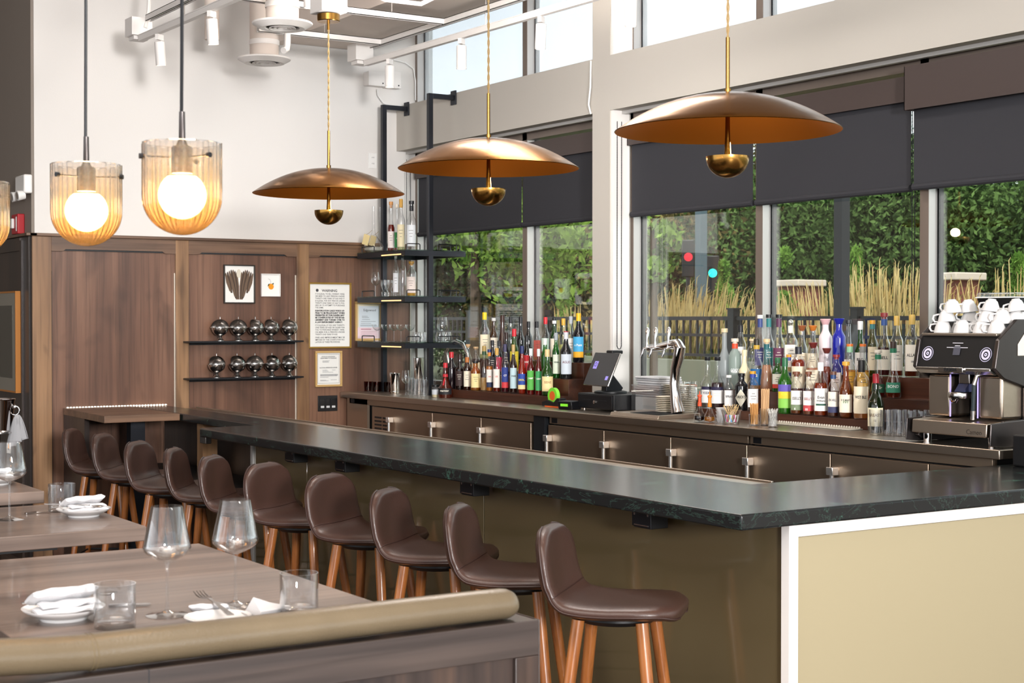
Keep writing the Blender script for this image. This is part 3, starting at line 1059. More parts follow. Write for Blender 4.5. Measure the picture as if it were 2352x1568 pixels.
# ---- wood ledge by the wall with a light strip and its black post
t = thing('wood_ledge', 'walnut ledge with an angled front against the wood wall', 'counter', (3.35, 10.1, 0))
poly = [(3.157, YB), (3.115, 9.65), (3.62, 9.65), (3.62, YB - .0)]
zt = BT
G().prism([(a - 3.35, b - 10.1) for a, b in poly], 'z', zt - .045, zt).build('ledge_top', 'wallwoodh', t, .002)
G().box(3.157 - 3.35, 3.19 - 3.35, 10.2 - 10.1, YB - .01 - 10.1, 0, zt - .045).build('side_panel', 'darkwood', t)
G().box(3.4 - 3.35, 3.5 - 3.35, 9.98 - 10.1, 10.06 - 10.1, .0, zt - .045).build('post', 'blacks', t)
g = G()
for k in range(34):
    x = -.17 + k * .0215
    g.box(x, x + .012, YB - 10.1 - .012, YB - 10.1 - .006, zt + .001, zt + .007)
g.build('light_strip', 'led', t)
G().box(-.18, .56, YB - 10.1 - .014, YB - 10.1 - .001, zt, zt + .001).build('strip_channel', 'trimwhite', t)

# ================================================================== THE BAR
t = thing('bar_counter', 'long L-shaped bar with a black-green marble top and bronze front', 'bar', (3.7, 6, 0))
o = (3.7, 6)


def pz(poly, a, b):
    return G().prism([(x - o[0], y - o[1]) for x, y in poly], 'z', a, b)


top = [(3.24, 3.685), (6.03, 3.685), (6.03, 4.355), (3.88, 4.355), (3.88, YB - .001), (3.63, YB - .001), (3.63, 8.36), (3.24, 8.32)]
pz(top, BT - .052, BT).build('marble_top', 'stone', t, .007)
g = G().box(3.885 - o[0], 3.995 - o[0], 4.36 - o[1], 10.3 - o[1], BT - .05, BT - .004)
g.box(3.985 - o[0], 3.995 - o[0], 4.36 - o[1], 10.3 - o[1], BT - .004, BT + .004)
g.build('steel_gutter', 'steel', t, .002)
# base: bronze back painted glass facing the stools, cream panel on the near end
G().box(3.50 - o[0], 3.86 - o[0], 3.76 - o[1], 8.10 - o[1], .06, BT - .053).build('base_carcass', 'blackm', t)
ys = [3.75, 5.62, 7.4, 8.10]
for k in range(3):
    G().box(3.478 - o[0], 3.499 - o[0], ys[k] + .003 - o[1], ys[k + 1] - .003 - o[1], .10, BT - .055).build('front_panel', 'bronze', t, .001)
G().box(3.47 - o[0], 3.50 - o[0], 3.75 - o[1], 8.11 - o[1], 0, .1).build('toe_kick', 'blackm', t)
G().box(3.468 - o[0], 3.508 - o[0], 8.10 - o[1], 8.13 - o[1], 0, BT - .055).build('end_post', 'framel', t)
G().box(3.465 - o[0], 3.505 - o[0], 3.705 - o[1], 3.745 - o[1], 0, BT - .053).build('corner_post', 'trimwhite', t, .002)
G().box(3.505 - o[0], 6.02 - o[0], 3.715 - o[1], 3.74 - o[1], BT - .095, BT - .053).build('top_trim', 'trimwhite', t, .002)
G().box(3.506 - o[0], 6.02 - o[0], 3.722 - o[1], 3.745 - o[1], .02, BT - .097).build('end_panel', 'cream', t)
G().box(3.51 - o[0], 6.02 - o[0], 3.75 - o[1], 4.30 - o[1], .06, BT - .053).build('return_carcass', 'blackm', t)
# dark recess of the far section, wood pier, lower shelf
G().box(3.86 - o[0], 3.9 - o[0], 8.14 - o[1], 10.6 - o[1], .0, BT - .053).build('far_back_panel', 'darkwood', t)
G().box(3.70 - o[0], 3.80 - o[0], 9.45 - o[1], 9.55 - o[1], 0, BT - .053).build('wood_pier', 'wallwood2', t)
G().box(3.40 - o[0], 3.86 - o[0], 8.14 - o[1], 10.3 - o[1], .66, .69).build('lower_shelf', 'blackm', t, .003)
G().box(3.62 - o[0], 3.66 - o[0], 9.2 - o[1], 9.3 - o[1], .90, .99).build('clamp_bracket', 'satin', t, .004)
# black power outlets under the overhang
for i, (px, py) in enumerate([(1495, 1195), (1092, 1124), (799, 1070), (682, 1052)]):
    q = at(px, py, X=3.40)
    b = thing('power_outlet', ['black outlet box under the bar top nearest the corner', 'black outlet box under the bar top, second from the near corner', 'black outlet box under the bar top, third from the near corner', 'black outlet box under the bar top, farthest from the near corner'][i], 'outlet', (3.40, q.y, BT - .053), 0, 'black outlet boxes under the bar top')
    G().box(-.04, .04, -.05, .05, -.075, -.001).build('outlet_box', 'blackm', b, .003)
    G().box(-.044, -.04, -.055, .055, -.07, -.006).build('cover_plate', 'black', b, .002)
    G().box(-.046, -.044, -.042, -.036, -.03, -.022).box(-.046, -.044, .036, .042, -.03, -.022).box(-.046, -.044, -.04, .04, -.066, -.062).build('plate_detail', 'satin', b)

# ================================================================== BACK COUNTER
CXF = 5.30
t = thing('back_counter', 'long brushed steel worktop running under the windows behind the bar', 'worktop', (5.6, 7.5, 0))
g = G().box(CXF - 5.6, 6.0 - 5.6, 4.36 - 7.5, 8.06 - 7.5, CT - .042, CT)
g = G().prism([(CXF - 5.6, 4.375 - 7.5), (5.985 - 5.6, 4.375 - 7.5), (5.985 - 5.6, 7.87 - 7.5), (5.815 - 5.6, 7.87 - 7.5), (5.815 - 5.6, 8.08 - 7.5), (5.985 - 5.6, 8.08 - 7.5), (5.985 - 5.6, YB - 7.5), (CXF - 5.6, YB - 7.5)], 'z', CT - .042, CT)
g.build('worktop_slab', 'steel', t, .004)
FX = 5.35
zt, zb = CT - .044, 1.035
CAB = [('cooler', [(9.93, 10.25, 'vent'), (9.31, 9.93, 'd'), (8.66, 9.31, 'd'), (8.06, 8.66, 'd')], 8.03, 10.62, 'steel back bar cooler at the far left with a louvred vent'),
       ('cooler', [(7.28, 7.872, 'd'), (6.655, 7.28, 'd'), (6.025, 6.655, 'd')], 6.03, 7.874, 'steel back bar cooler in the middle under the cash drawer and taps'),
       ('cooler', [(5.42, 6.025, 'd'), (4.80, 5.42, 'd'), (4.45, 4.80, 'n')], 4.45, 6.02, 'steel back bar cooler at the right under the bottles and coffee machine')]
for nm_, parts, ya, yb, lb in CAB:
    c = thing('bar_cooler', lb, 'cooler', (FX, (ya + yb) / 2, 0), 0, 'steel back bar coolers')
    m_ = (ya + yb) / 2
    G().box(.03, .42, ya - m_ + .005, yb - m_ - .005, .08, zt).build('body', 'gasket', c)
    G().box(.0, .03, ya - m_ + .003, yb - m_ - .003, zb + .008, zt).build('top_fascia', 'steeld', c, .001)
    G().box(-.003, 0, (yb - m_) - .09 - (.5 if parts[0][2] == 'vent' else 0) * 0, (yb - m_) - .03, zb + .014, zt - .006).build('control_badge', 'black', c)
    for (a, b, k) in parts:
        if k == 'vent':
            v = G().box(0, .02, a - m_, b - m_ - .01, .1, zb).build('vent_grille', 'steeld', c)
            g = G()
            for zz in range(14):
                z0 = .60 + zz * .027
                for kk in range(2):
                    g.box(-.002, 0, a - m_ + .03 + kk * .13, a - m_ + .14 + kk * .13, z0, z0 + .013)
            g.build('louvre', 'gasket', v)
            continue
        d = G().box(-.012, .02, a - m_ + .004, b - m_ - .004, .1, zb).build('door', 'steeld', c, .002)
        if k == 'd':
            # full height tubular handle on a bracket, at the door edge away from the camera
            yh = b - m_ - .035 if (a, b) != (4.80, 5.42) else b - m_ - .04
            G().box(-.055, -.012, yh - .014, yh + .03, .935, .975).build('handle_bracket', 'handle', d, .003)
            G().tube([(-.045, yh, .945), (-.045, yh, .35)], .011, 12).build('handle', 'handle', d)
G().box(FX - .02 - 5.6, FX + .02 - 5.6, 7.90 - 7.5, 8.02 - 7.5, .1, zt).build('filler_panel', 'gasket', t)
G().box(FX + .0 - 5.6, FX + .02 - 5.6, 10.32 - 7.5, 10.66 - 7.5, .1, zt).build('end_filler', 'steeld', t)

# black box at the end of the counter (right edge of the picture)
q = at(2312, 1070, Z=BT)
t = thing('speaker_box', 'plain black box standing on the bar top at the right edge', 'box', (q.x + .03, q.y - .0, BT), 0)
G().box(-.02, .35, -.22, -.02, .001, .135).build('box_body', 'blackm', t, .008)

# ================================================================== SHELF RACK
RX0, RX1, RY0, RY1 = 5.39, 5.905, 9.80, 10.56
t = thing('shelf_rack', 'tall black steel rack with three glass shelves in the window corner', 'shelf rack', (5.61, 9.8, CT))
ox, oy, oz = 5.61, 9.8, CT


def rb(name, mat, x0, x1, y0, y1, z0, z1, bev=.002, par=None):
    return G().box(x0 - ox, x1 - ox, y0 - oy, y1 - oy, z0 - oz, z1 - oz).build(name, mat, par or t, bev)


for yy in (RY0 + .02, RY1 - .02):
    rb('post', 'blacks', 5.592, 5.628, yy - .018, yy + .018, CT, 3.35)
    rb('wall_arm', 'blacks', 5.628, 5.806, yy - .018, yy + .018, 3.314, 3.35)
    rb('mount_plate', 'blacks', 5.806, 5.818, yy - .035, yy + .035, 3.28, 3.385)
SH = (2.20, 1.862, 1.522)
for z in SH:
    g = G()
    for yy in (RY0, RY1 - .03):
        g.box(RX0 - ox, RX1 - ox, yy - oy, yy + .03 - oy, z - .045 - oz, z - .007 - oz)
    g.box(RX0 - ox, RX0 + .006 - ox, RY0 + .03 - oy, RY1 - .03 - oy, z - .045 - oz, z - .007 - oz)
    g.box(RX1 - .02 - ox, RX1 - ox, RY0 + .03 - oy, RY1 - .03 - oy, z - .045 - oz, z - .007 - oz)
    sf = g.build('shelf_frame', 'blacks', t)
    rb('glass_shelf', 'shelfglass', RX0 - .003, RX1, RY0 - .003, RY1, z - .006, z, 0)
    # little guard rails
    for (x0, x1, yy) in ((5.41, 5.52, RY0 + .01), (5.67, 5.78, RY0 + .01), (5.69, 5.86, RY0 + .01)):
        G().tube([(x0 - ox, yy - oy, z - oz), (x0 - ox, yy - oy, z + .036 - oz), (x0 + .008 - ox, yy - oy, z + .042 - oz), (x1 - .008 - ox, yy - oy, z + .042 - oz), (x1 - ox, yy - oy, z + .036 - oz), (x1 - ox, yy - oy, z - oz)], .004, 6).build('guard_rail', 'black', sf)
    for (y0, y1) in ((RY0 + .5, RY0 + .7), (RY0 + .12, RY0 + .34)):
        for xx in ((RX0 + .01,) if y0 > RY0 + .3 else (RX1 - .01,)):
            G().tube([(xx - ox, y0 - oy, z - oz), (xx - ox, y0 - oy, z + .036 - oz), (xx - ox, y0 + .008 - oy, z + .042 - oz), (xx - ox, y1 - .008 - oy, z + .042 - oz), (xx - ox, y1 - oy, z + .036 - oz), (xx - ox, y1 - oy, z - oz)], .004, 6).build('guard_rail', 'black', sf)
    G().box(RX0 - .004 - ox, RX0 - .0005 - ox, RY0 + .06 - oy, RY0 + .36 - oy, z - .038 - oz, z - .030 - oz).build('edge_light', pr('warm light strip', 'FFD9A0', .5, emit=1.3, ecol='FFC27A') if z > 2.1 else bpy.data.materials['warm light strip'], sf)

# ================================================================== BOTTLES
def prof(shape, h, r):
    n_ = min(.0145, r * .42)
    if shape == 'std':
        return [(.001, .002), (r * .93, 0), (r, .010), (r, .56 * h), (r * .93, .61 * h), (r * .62, .68 * h), (n_ * 1.15, .74 * h), (n_, .80 * h), (n_, .93 * h)], n_, .56
    if shape == 'long':
        return [(.001, .002), (r * .93, 0), (r, .010), (r, .46 * h), (r * .95, .50 * h), (r * .7, .555 * h), (n_ * 1.25, .62 * h), (n_, .68 * h), (n_, .94 * h)], n_, .45
    if shape == 'short':
        return [(.001, .002), (r * .93, 0), (r, .010), (r, .60 * h), (r * .96, .66 * h), (r * .8, .72 * h), (n_ * 1.3, .77 * h), (n_ * 1.1, .80 * h), (n_ * 1.1, .90 * h)], n_ * 1.1, .6
    if shape == 'stub':
        return [(.001, .002), (r * .93, 0), (r, .010), (r, .64 * h), (r * .97, .68 * h), (r * .6, .76 * h), (n_ * 1.25, .79 * h), (n_ * 1.15, .82 * h), (n_ * 1.15, .92 * h)], n_ * 1.15, .62
    if shape == 'round':
        return [(.001, .002), (r * .7, 0), (r * .88, .03 * h), (r, .2 * h), (r, .42 * h), (r * .9, .53 * h), (r * .6, .62 * h), (n_ * 1.2, .68 * h), (n_, .74 * h), (n_, .92 * h)], n_, .45
    if shape == 'bell':
        return [(.001, .002), (r * .9, 0), (r, .02), (r, .16 * h), (r * .9, .28 * h), (r * .62, .38 * h), (r * .45, .48 * h), (n_ * 1.2, .62 * h), (n_, .72 * h), (n_, .93 * h)], n_, .3
    if shape == 'taper':
        return [(.001, .002), (r * .86, 0), (r * .9, .01), (r, .5 * h), (r * .9, .56 * h), (r * .5, .68 * h), (n_ * 1.1, .76 * h), (n_, .93 * h)], n_, .5
    if shape == 'flask':   # tall conical
        return [(.001, .002), (r * .95, 0), (r, .02), (r, .2 * h), (r * .8, .4 * h), (r * .5, .6 * h), (n_, .74 * h), (n_, .92 * h)], n_, .3


def label_patch(t, R_, z0, z1, mat, span, face, name='label', k=1.0):
    g = G()
    n = 10
    vs = []
    for i in range(n + 1):
        a = face + (i / n - .5) * span
        vs += [(R_ * math.cos(a), R_ * math.sin(a), z0), (R_ * math.cos(a), R_ * math.sin(a), z1)]
    g.add(vs, [(2 * i, 2 * i + 2, 2 * i + 3, 2 * i + 1) for i in range(n)])
    return g.build(name, mat, t)


def bent_text(t, txt, size, R_, z, mat, face, width=None, bold=.0):
    me = text_mesh(txt, size, 'CENTER', bold)
    if not me.vertices:
        return
    xs = [v.co.x for v in me.vertices]
    w = max(xs) - min(xs)
    k = min(1, width / w) if width else 1
    for v in me.vertices:
        a = face + v.co.x * k / R_
        v.co = Vector((R_ * math.cos(a), R_ * math.sin(a), z + v.co.y))
    me.materials.clear()
    me.materials.append(colm(mat, .7) if len(mat) == 6 else M[mat])
    o_ = bpy.data.objects.new('lettering', me)
    C.objects.link(o_)
    o_.parent = t
    return o_


ROWS = {'R1': (5.745, 1.18), 'R2': (5.845, 1.29), 'R3': (5.935, 1.395), 'L1': (5.625, 1.19), 'L2': (5.745, 1.30), 'L3': (5.865, 1.405),
        'F': (5.655, CT), 'G': (5.53, CT), 'S1': (5.62, SH[0]), 'S2': (5.62, SH[1])}
# row, x, y of the top, width in the picture, shape, glass, liquid, fill, cap colour, cap style, label colour, writing, ink, what it looks like
BT_ = '''R1|1625|819|30|long|clear||0|1B1B20|sm|F2F0EE;2A2545|VODKA|2A2545|clear long-necked bottle, white and navy label, left end of the right riser
R1|1648|819|31|long|clear|4A2B2E|.5|1B1B20|sm|F2F0EE;2A2545|||clear long-necked bottle half full of dark spirit, second from the riser's left end
R1|1674|861|24|short|clear||0|EDEBE8|sm|F4F2F0|RPRAIO|222222|short clear bottle with white cap and plain white label behind the toothpick bowl
R1|1703|857|31|stub|!0F0F12||0|121214|sm|*E6E0CC|DRICK'S|3A3A3A|squat black apothecary bottle with cream diamond label
R1|1729|852|27|short|clear||0|D49A28|tri|F1F1F1||8A8A8A|clear bottle with gold, white and blue cap behind the wooden stirrers
R2|1786|821|28|std|3F9E2C|3F9E2C|.5|2E6B46|cap|E9E1D8;C33B2E|||green mezcal bottle with a red and black label, left of its twin
R1|1803|821|33|std|4DB52E|4DB52E|.6|2E6B46|cap|8ED05A;E9D03A;6A5BB5|IDA|F2E24A|bright green bottle with purple, yellow and green label
R1|1829|853|29|short|clear|8A4A1E|.12|7A4A34|cork|F5F2ED;7F9070|SSELL'S|2A2A2A|short rye bottle with white label over a green band
R1|1857|853|26|short|clear|8A4A1E|.12|7A4A34|cork|F5F2ED;C3484C|SSELL'S|8B2530|short bourbon bottle with white label over a red band
R1|1885|832|33|std|clear|9C3D12|.62|F2F2F2|cap|F2EFEA|Evan|333333|tall bourbon bottle with white collar and large white arched label
R1|1914|853|26|short|clear|5E2A16|.5|6B4636|tri2|F0E8D8;3B3F63|EN HILL|2B2F55|small whiskey bottle with blue neck and cream and navy label
R1|1943|830|33|round|C2702A|9A3A10|.66|D9A23A|cork|EFE7D2|101|2F6B3F|rounded deep amber bottle with cream label reading 101
R1|1979|827|38|short|clear|C98F4A|.5|1E1C1C|capc|EEE1C6|WIST BLE|333333|wide bottle with black neck and cream label with a standing figure
F|2012|858|40|round|2F4A1E|5A5A1E|.55|A3202C|cap|EFE3C2|BREAST|7A5A3A|dark green bottle with red capsule and cream label behind the tall glasses
R2|1664|754|30|long|~D9DEE0||0|D9C7A0|corkw|||FFFFFF|tall frosted vodka bottle with pale cork, leftmost of the middle row
R2|1688|777|29|short|~D5E2DC||0|EADBC8|collar||GOOD|FFFFFF|pale greenish bottle with orange-red collar and white printed words
R3|1701|746|26|std|clear||0|16161A|cap|F0EFEB|N|222222|clear bottle with black cap, left end of the back row
R2|1710|803|26|long|!E9DDB8||0|E5D9B4|cap|||333333|opaque cream-coloured bottle behind the black apothecary bottle
R3|1727|778|21|short|clear||0|E3CBA4|cork|||333333|small clear bottle with pale cork, second in the back row
R2|1738|778|31|round|clear|C8A070|.3|2A2416|capg|1D5E95|22|F0E8C0|round clear bottle with black and gold neck and slanted blue label
R2|1761|778|31|flask|clear|D9A58A|.5|E3C79A|corkt|||333333|clear conical bottle with pale cork and teal neck label
R2|1812|814|22|std|clear|B06A3A|.5|D9962A|tri|2F3F7A|||whiskey bottle with orange and blue cap beside the green bottles
R2|1834|796|35|stub|clear|9A3C12|.72|23252E|cap|F0E4C8|KNO|2B2B2B|square-shouldered bourbon bottle with black waxed neck and KNO label
R2|1868|786|36|taper|clear|D0A080|.5|6E2A26|flare|F3E6CC|||tall clear bottle with dark red stopper and cream label
R2|1899|799|29|round|clear|8A3214|.6|6A2E2A|flare|||333333|round amber whiskey with dark red stopper, behind the white-labelled bourbon
R2|1921|814|27|short|clear|B4501E|.5|8E2A30|cork|F2ECE6|||bottle with bright red stopper in front of the cobalt blue bottle
R2|1952|790|31|taper|clear|D7A15A|.5|8FBF9A|capo|E8B64A|||bottle with pale green capsule tipped orange and round yellow label
R2|1982|790|31|taper|clear|D7A15A|.5|8C8C88|capo|E8B64A|||bottle with grey capsule tipped orange and round yellow label
R2|2017|803|34|bell|clear|7A1A14|.4|E9E0D0|corkg|2E5E46|||clear decanter bottle of red spirit with small green neck band
R2|2052|784|37|bell|clear|7A2A14|.28|3B2A22|capgr|3E8A6E|BOND|E9F1EC|decanter bottle with green neck and square green label
R3|1746|723|27|long|clear||0|EAE7E2|sl:3B4A86|4A4B7E|||tall clear bottle with white cap and blue neck sleeve, back row
R3|1766|722|27|long|clear||0|17171A|sl:2E7D7E|2E6E70|||tall clear bottle with black cap and teal neck sleeve, back row
R3|1789|722|29|long|clear||0|17171A|sl:5A3550|6B3A55|||tall clear bottle with black cap and purple neck sleeve, back row
R3|1816|733|33|std|clear|C9B080|.3|D5D3CC|ball|F2F0E6|||ornate bottle with a silver ball stopper and white scalloped label
R3|1842|747|27|round|clear|C9A070|.4|9A5A36|flare|E8DCC0|||clear bottle with brown flared wooden stopper and raffia at the neck
R3|1867|747|27|round|clear|C9A070|.4|C7742E|flare|E8DCC0|||clear bottle with orange flared wooden stopper and raffia at the neck
R3|1896|732|31|stub|!E6D9DC||0|E8B9BC|flare|||C77A8A|white ceramic bottle with pink stopper, beside the cobalt bottle
R3|1927|731|31|stub|!1C2496||0|1C2496|flare|||3B44C0|cobalt blue glass bottle with blue stopper, back row
R3|1949|734|24|flask|clear||0|2A2A30|cork|EDE6E0|V|6A4A5A|slim clear bottle with dark stopper, right of the cobalt bottle
R3|1976|737|27|long|3A8A2E|3A8A2E|.5|D8D8D8|cap|F0EDE6|BRO|333333|green bottle with silver cap and white label, back row
R3|2004|735|25|std|8A8A3A|8A8A3A|.5|E0A030|tri3|EFE2C4|||olive bottle with yellow cap and teal neck band, back row
R3|2031|718|32|long|clear|5A2A28|.45|8A3030|corkb|F1EAD8|BELL|333333|tall clear bottle with dark red stopper and blue neck band, back row
R3|2060|725|30|std|clear|7A3418|.25|D9B45C|cap|F3EBDD|||clear whisky bottle with gold capsule, second from the right end of the back row
R3|2095|722|35|std|clear|6A2C14|.2|D9B45C|cap|F3EBDD|ALLAN|444444|clear whisky bottle with gold capsule and pale label, right end of the back row
G|1023|833|36|bell|A33A18|7A2A10|.5|C22832|ribbon|1A1A1E|marnier|E8E0D0|squat brown bottle with red ribbon and cap, standing on the steel left of the riser
L1|1037|808|23|std|!1B1216||0|C02530|cap|||E0E0E0|black bottle with tall red cap, left end of the left riser
L1|1056|813|21|std|3A1C12|3A1C12|.6|2E1812|cap|3A2A28|||dark brown bottle with brown cap beside the red-capped one
L1|1073|820|18|stub|6A3418|4A1C0C|.7|B36A2E|cap|EDE3CC|||amber bottle with copper capsule and upright cream label
L1|1092|829|24|stub|D9A040|C98A20|.8|161616|sm|F0DDA0||3A2A1A|golden herbal liqueur with black cap and cream pictorial label
L1|1112|794|20|taper|clear|C9B080|.3|A88A4A|capg2|||333333|clear conical bottle with gold neck between two liqueurs
L1|1124|802|16|std|clear|C98A2A|.6|2C3A6B|tri4|E9E4DC;2A3550|HA|C83A2A|slim golden bottle with blue and orange capsule
L1|1141|799|18|std|clear|8A2A16|.5|C79A4A|cap|F2E6DC|US|C8402E|bottle with gold cap and tall cream label lettered in red
L1|1160|790|18|std|clear|5A1C26|.5|3A3658|cap|2F3F86;C83A40|CT|F4F0EA|bottle with purple-blue capsule and blue and red label
L1|1179|791|18|std|clear|3A1C16|.8|B89A62|cap|B9D2D8|PARI|1E1E1E|dark aperitif bottle with pale gold capsule and pale blue label
L1|1199|794|20|round|D8502A|C03018|.85|1E2A5E|cap|2A4AA0;F0D9A0|EROL|F2D84A|bright red-orange aperitif bottle with blue label and yellow letters
L1|1219|800|18|std|B8302A|8A1418|.8|D9DCDC|cap|5AB04A|CAMP|F4F0EA|red bitter bottle with white cap and slanted green label, left of its twin
L1|1237|801|16|std|B8302A|8A1418|.8|D9DCDC|cap|3E9A5A|CAMP|F4F0EA|red bitter bottle with white cap, right of its twin
L1|1257|802|29|round|4A9A2E|4A9A2E|.5|D9C08A|cap|EFD9A0|BENE|B08A5A|green liqueur bottle with broad cream label and dark foot
L2|1075|790|20|round|clear|C9B090|.3|C9A070|cork|||333333|small clear bottle with cork behind the herbal liqueurs
L2|1093|796|21|round|clear|D8B080|.3|D2AE80|cork|EFDDB8|||round clear bottle with cork and cream label, second in the middle row
L2|1131|781|18|std|3A1A14|3A1A14|.7|1A1A1E|cap|2A2A2E|||dark bottle with black cap in the middle row
L2|1146|782|16|std|2A1A18|2A1A18|.7|1C1C20|cap|C02F50|||dark bottle with a red-pink neck label in the middle row
L2|1163|763|19|std|2A1612|2A1612|.7|2E1A14|cap|2A2438|||tall dark brown bottle, middle row
L2|1181|755|22|std|6A9A2A|8A9A2A|.6|C8222E|cap|E0C83A|||green-yellow bottle with bright red cap, middle row
L2|1210|770|20|std|2A2A22|2A2420|.5|1B1B1E|cap|C4272E|FAND|F2EDE6|dark bottle with red label in the middle row
L2|1252|777|20|std|4AA83A|4AA83A|.6|E4E4DE|cap|||333333|bright green bottle with pale neck band, middle row
L2|1277|764|18|std|3AA23A|3AA23A|.6|9AA2A8|cap|DDE6D2|VERMA|3A4A3A|green vermouth bottle with silver cap and pale label
L2|1300|761|28|std|!16171A||0|C9CBD0|capr|C9D2DC|AGLIO|6A2A3A|black amaro bottle with silver capsule and pale triangular label
L3|1113|717|25|std|clear|D9D0A0|.35|F0D020|cap|F2E6C8|||clear bottle with bright yellow capsule and cream label, left end of the back row
L3|1134|730|20|std|8A5A1E|6A3A14|.6|E8E6E2|sm|EFE3D0|||amber bottle with white cap, beside the yellow-capped one
L3|1154|724|24|flask|!3A2018||0|3A2018|cap|||333333|dark brown pointed bottle, third in the back row
L3|1173|727|17|long|clear||0|17171A|cap|||333333|clear slim bottle with black cap, left of its twin in the back row
L3|1196|727|19|long|1A1A1E|1A1A1E|.7|17171A|cap|||333333|black bottle with clear neck in the back row
L3|1214|738|18|std|2A1E18|1E1612|.7|15151A|cap|||333333|dark bottle with black cap in the middle of the back row
L3|1233|738|18|std|clear|D8A080|.3|15151A|cap|C05A50|||clear bottle with black cap and red label in the back row
L3|1253|728|19|std|clear|A8C8A0|.3|C8222E|cap|C8E0D0;C84040|||bottle with red and white cap and mint label in the back row
L3|1273|729|20|std|2E7A2E|2E7A2E|.6|1A1E1C|cap2|EDE4D0|8|222222|green bottle with black and white neck and cream tag lettered 8
L3|1294|731|20|std|clear|D8C890|.4|D2A63C|cap|||333333|clear bottle with gold cap in the back row
L3|1311|726|18|std|clear||0|A8ACB2|cap|E9E6E0|||clear bottle with silver cap in the back row
L3|1329|719|27|std|!121218||0|F2B820|cap|4AA8D8;F0B030|a Punt|F4F4F0|black bottle with yellow cap and blue and yellow label, right end of back row
S1|898|463|17|long|clear|8A2A14|.55|C88A4A|cork|EFE4DE|||bottle of red-amber spirit with pale label on the top shelf
S1|912|469|13|long|clear|8A2A14|.4|E8DCC8|sm|2E7A3E|0|F2F2F2|slim bottle with green label on the top shelf
S1|921|457|19|std|clear|D8C8A0|.3|C8963A|cap|EADDB8|||clear bottle with gold capsule and cream label on the top shelf
S1|945|461|23|std|clear||0|1E1E24|corkk|E8ECF0|||large clear bottle with black neck and a yellow tag on the top shelf
S2|909|577|14|std|clear||0|E8D8D4|cap|F0ECF0|||pale pink-necked bottle with white label on the middle shelf
S2|925|575|16|std|clear||0|C09A6A|cork|||333333|tall clear bottle with a raffia tie on the middle shelf
S2|945|600|24|short|clear|D8A840|.12|C8923A|cork|E8D8D0|||broad clear bottle with amber cork and round pink label on the middle shelf'''
BL = [l.split('|') for l in BT_.split('\n')]
ents = []
for b in BL:
    X, z0 = ROWS[b[0]]
    px, py = float(b[1]), float(b[2])
    p = at(px, py, X=X)
    wv = float(b[3])
    r_ = wv * depth(p) / F / 2 * .97
    ents.append([b, X, z0, p.y, p.z - z0, r_])
for row in ROWS:   # neighbours in a row may touch, never overlap
    es = sorted([e for e in ents if e[0][0] == row], key=lambda e: e[3])
    for _ in range(6):
        for a, b in zip(es[:-1], es[1:]):
            gap = b[3] - a[3]
            if a[5] + b[5] > gap * .99:
                ex = (a[5] + b[5]) - gap * .985
                a[3] -= ex * .25
                b[3] += ex * .25
                a[5] -= ex * .27
                b[5] -= ex * .27
CAPS_LONG = ('cap', 'capc', 'capg', 'capo', 'capgr', 'capg2', 'capr', 'cap2')
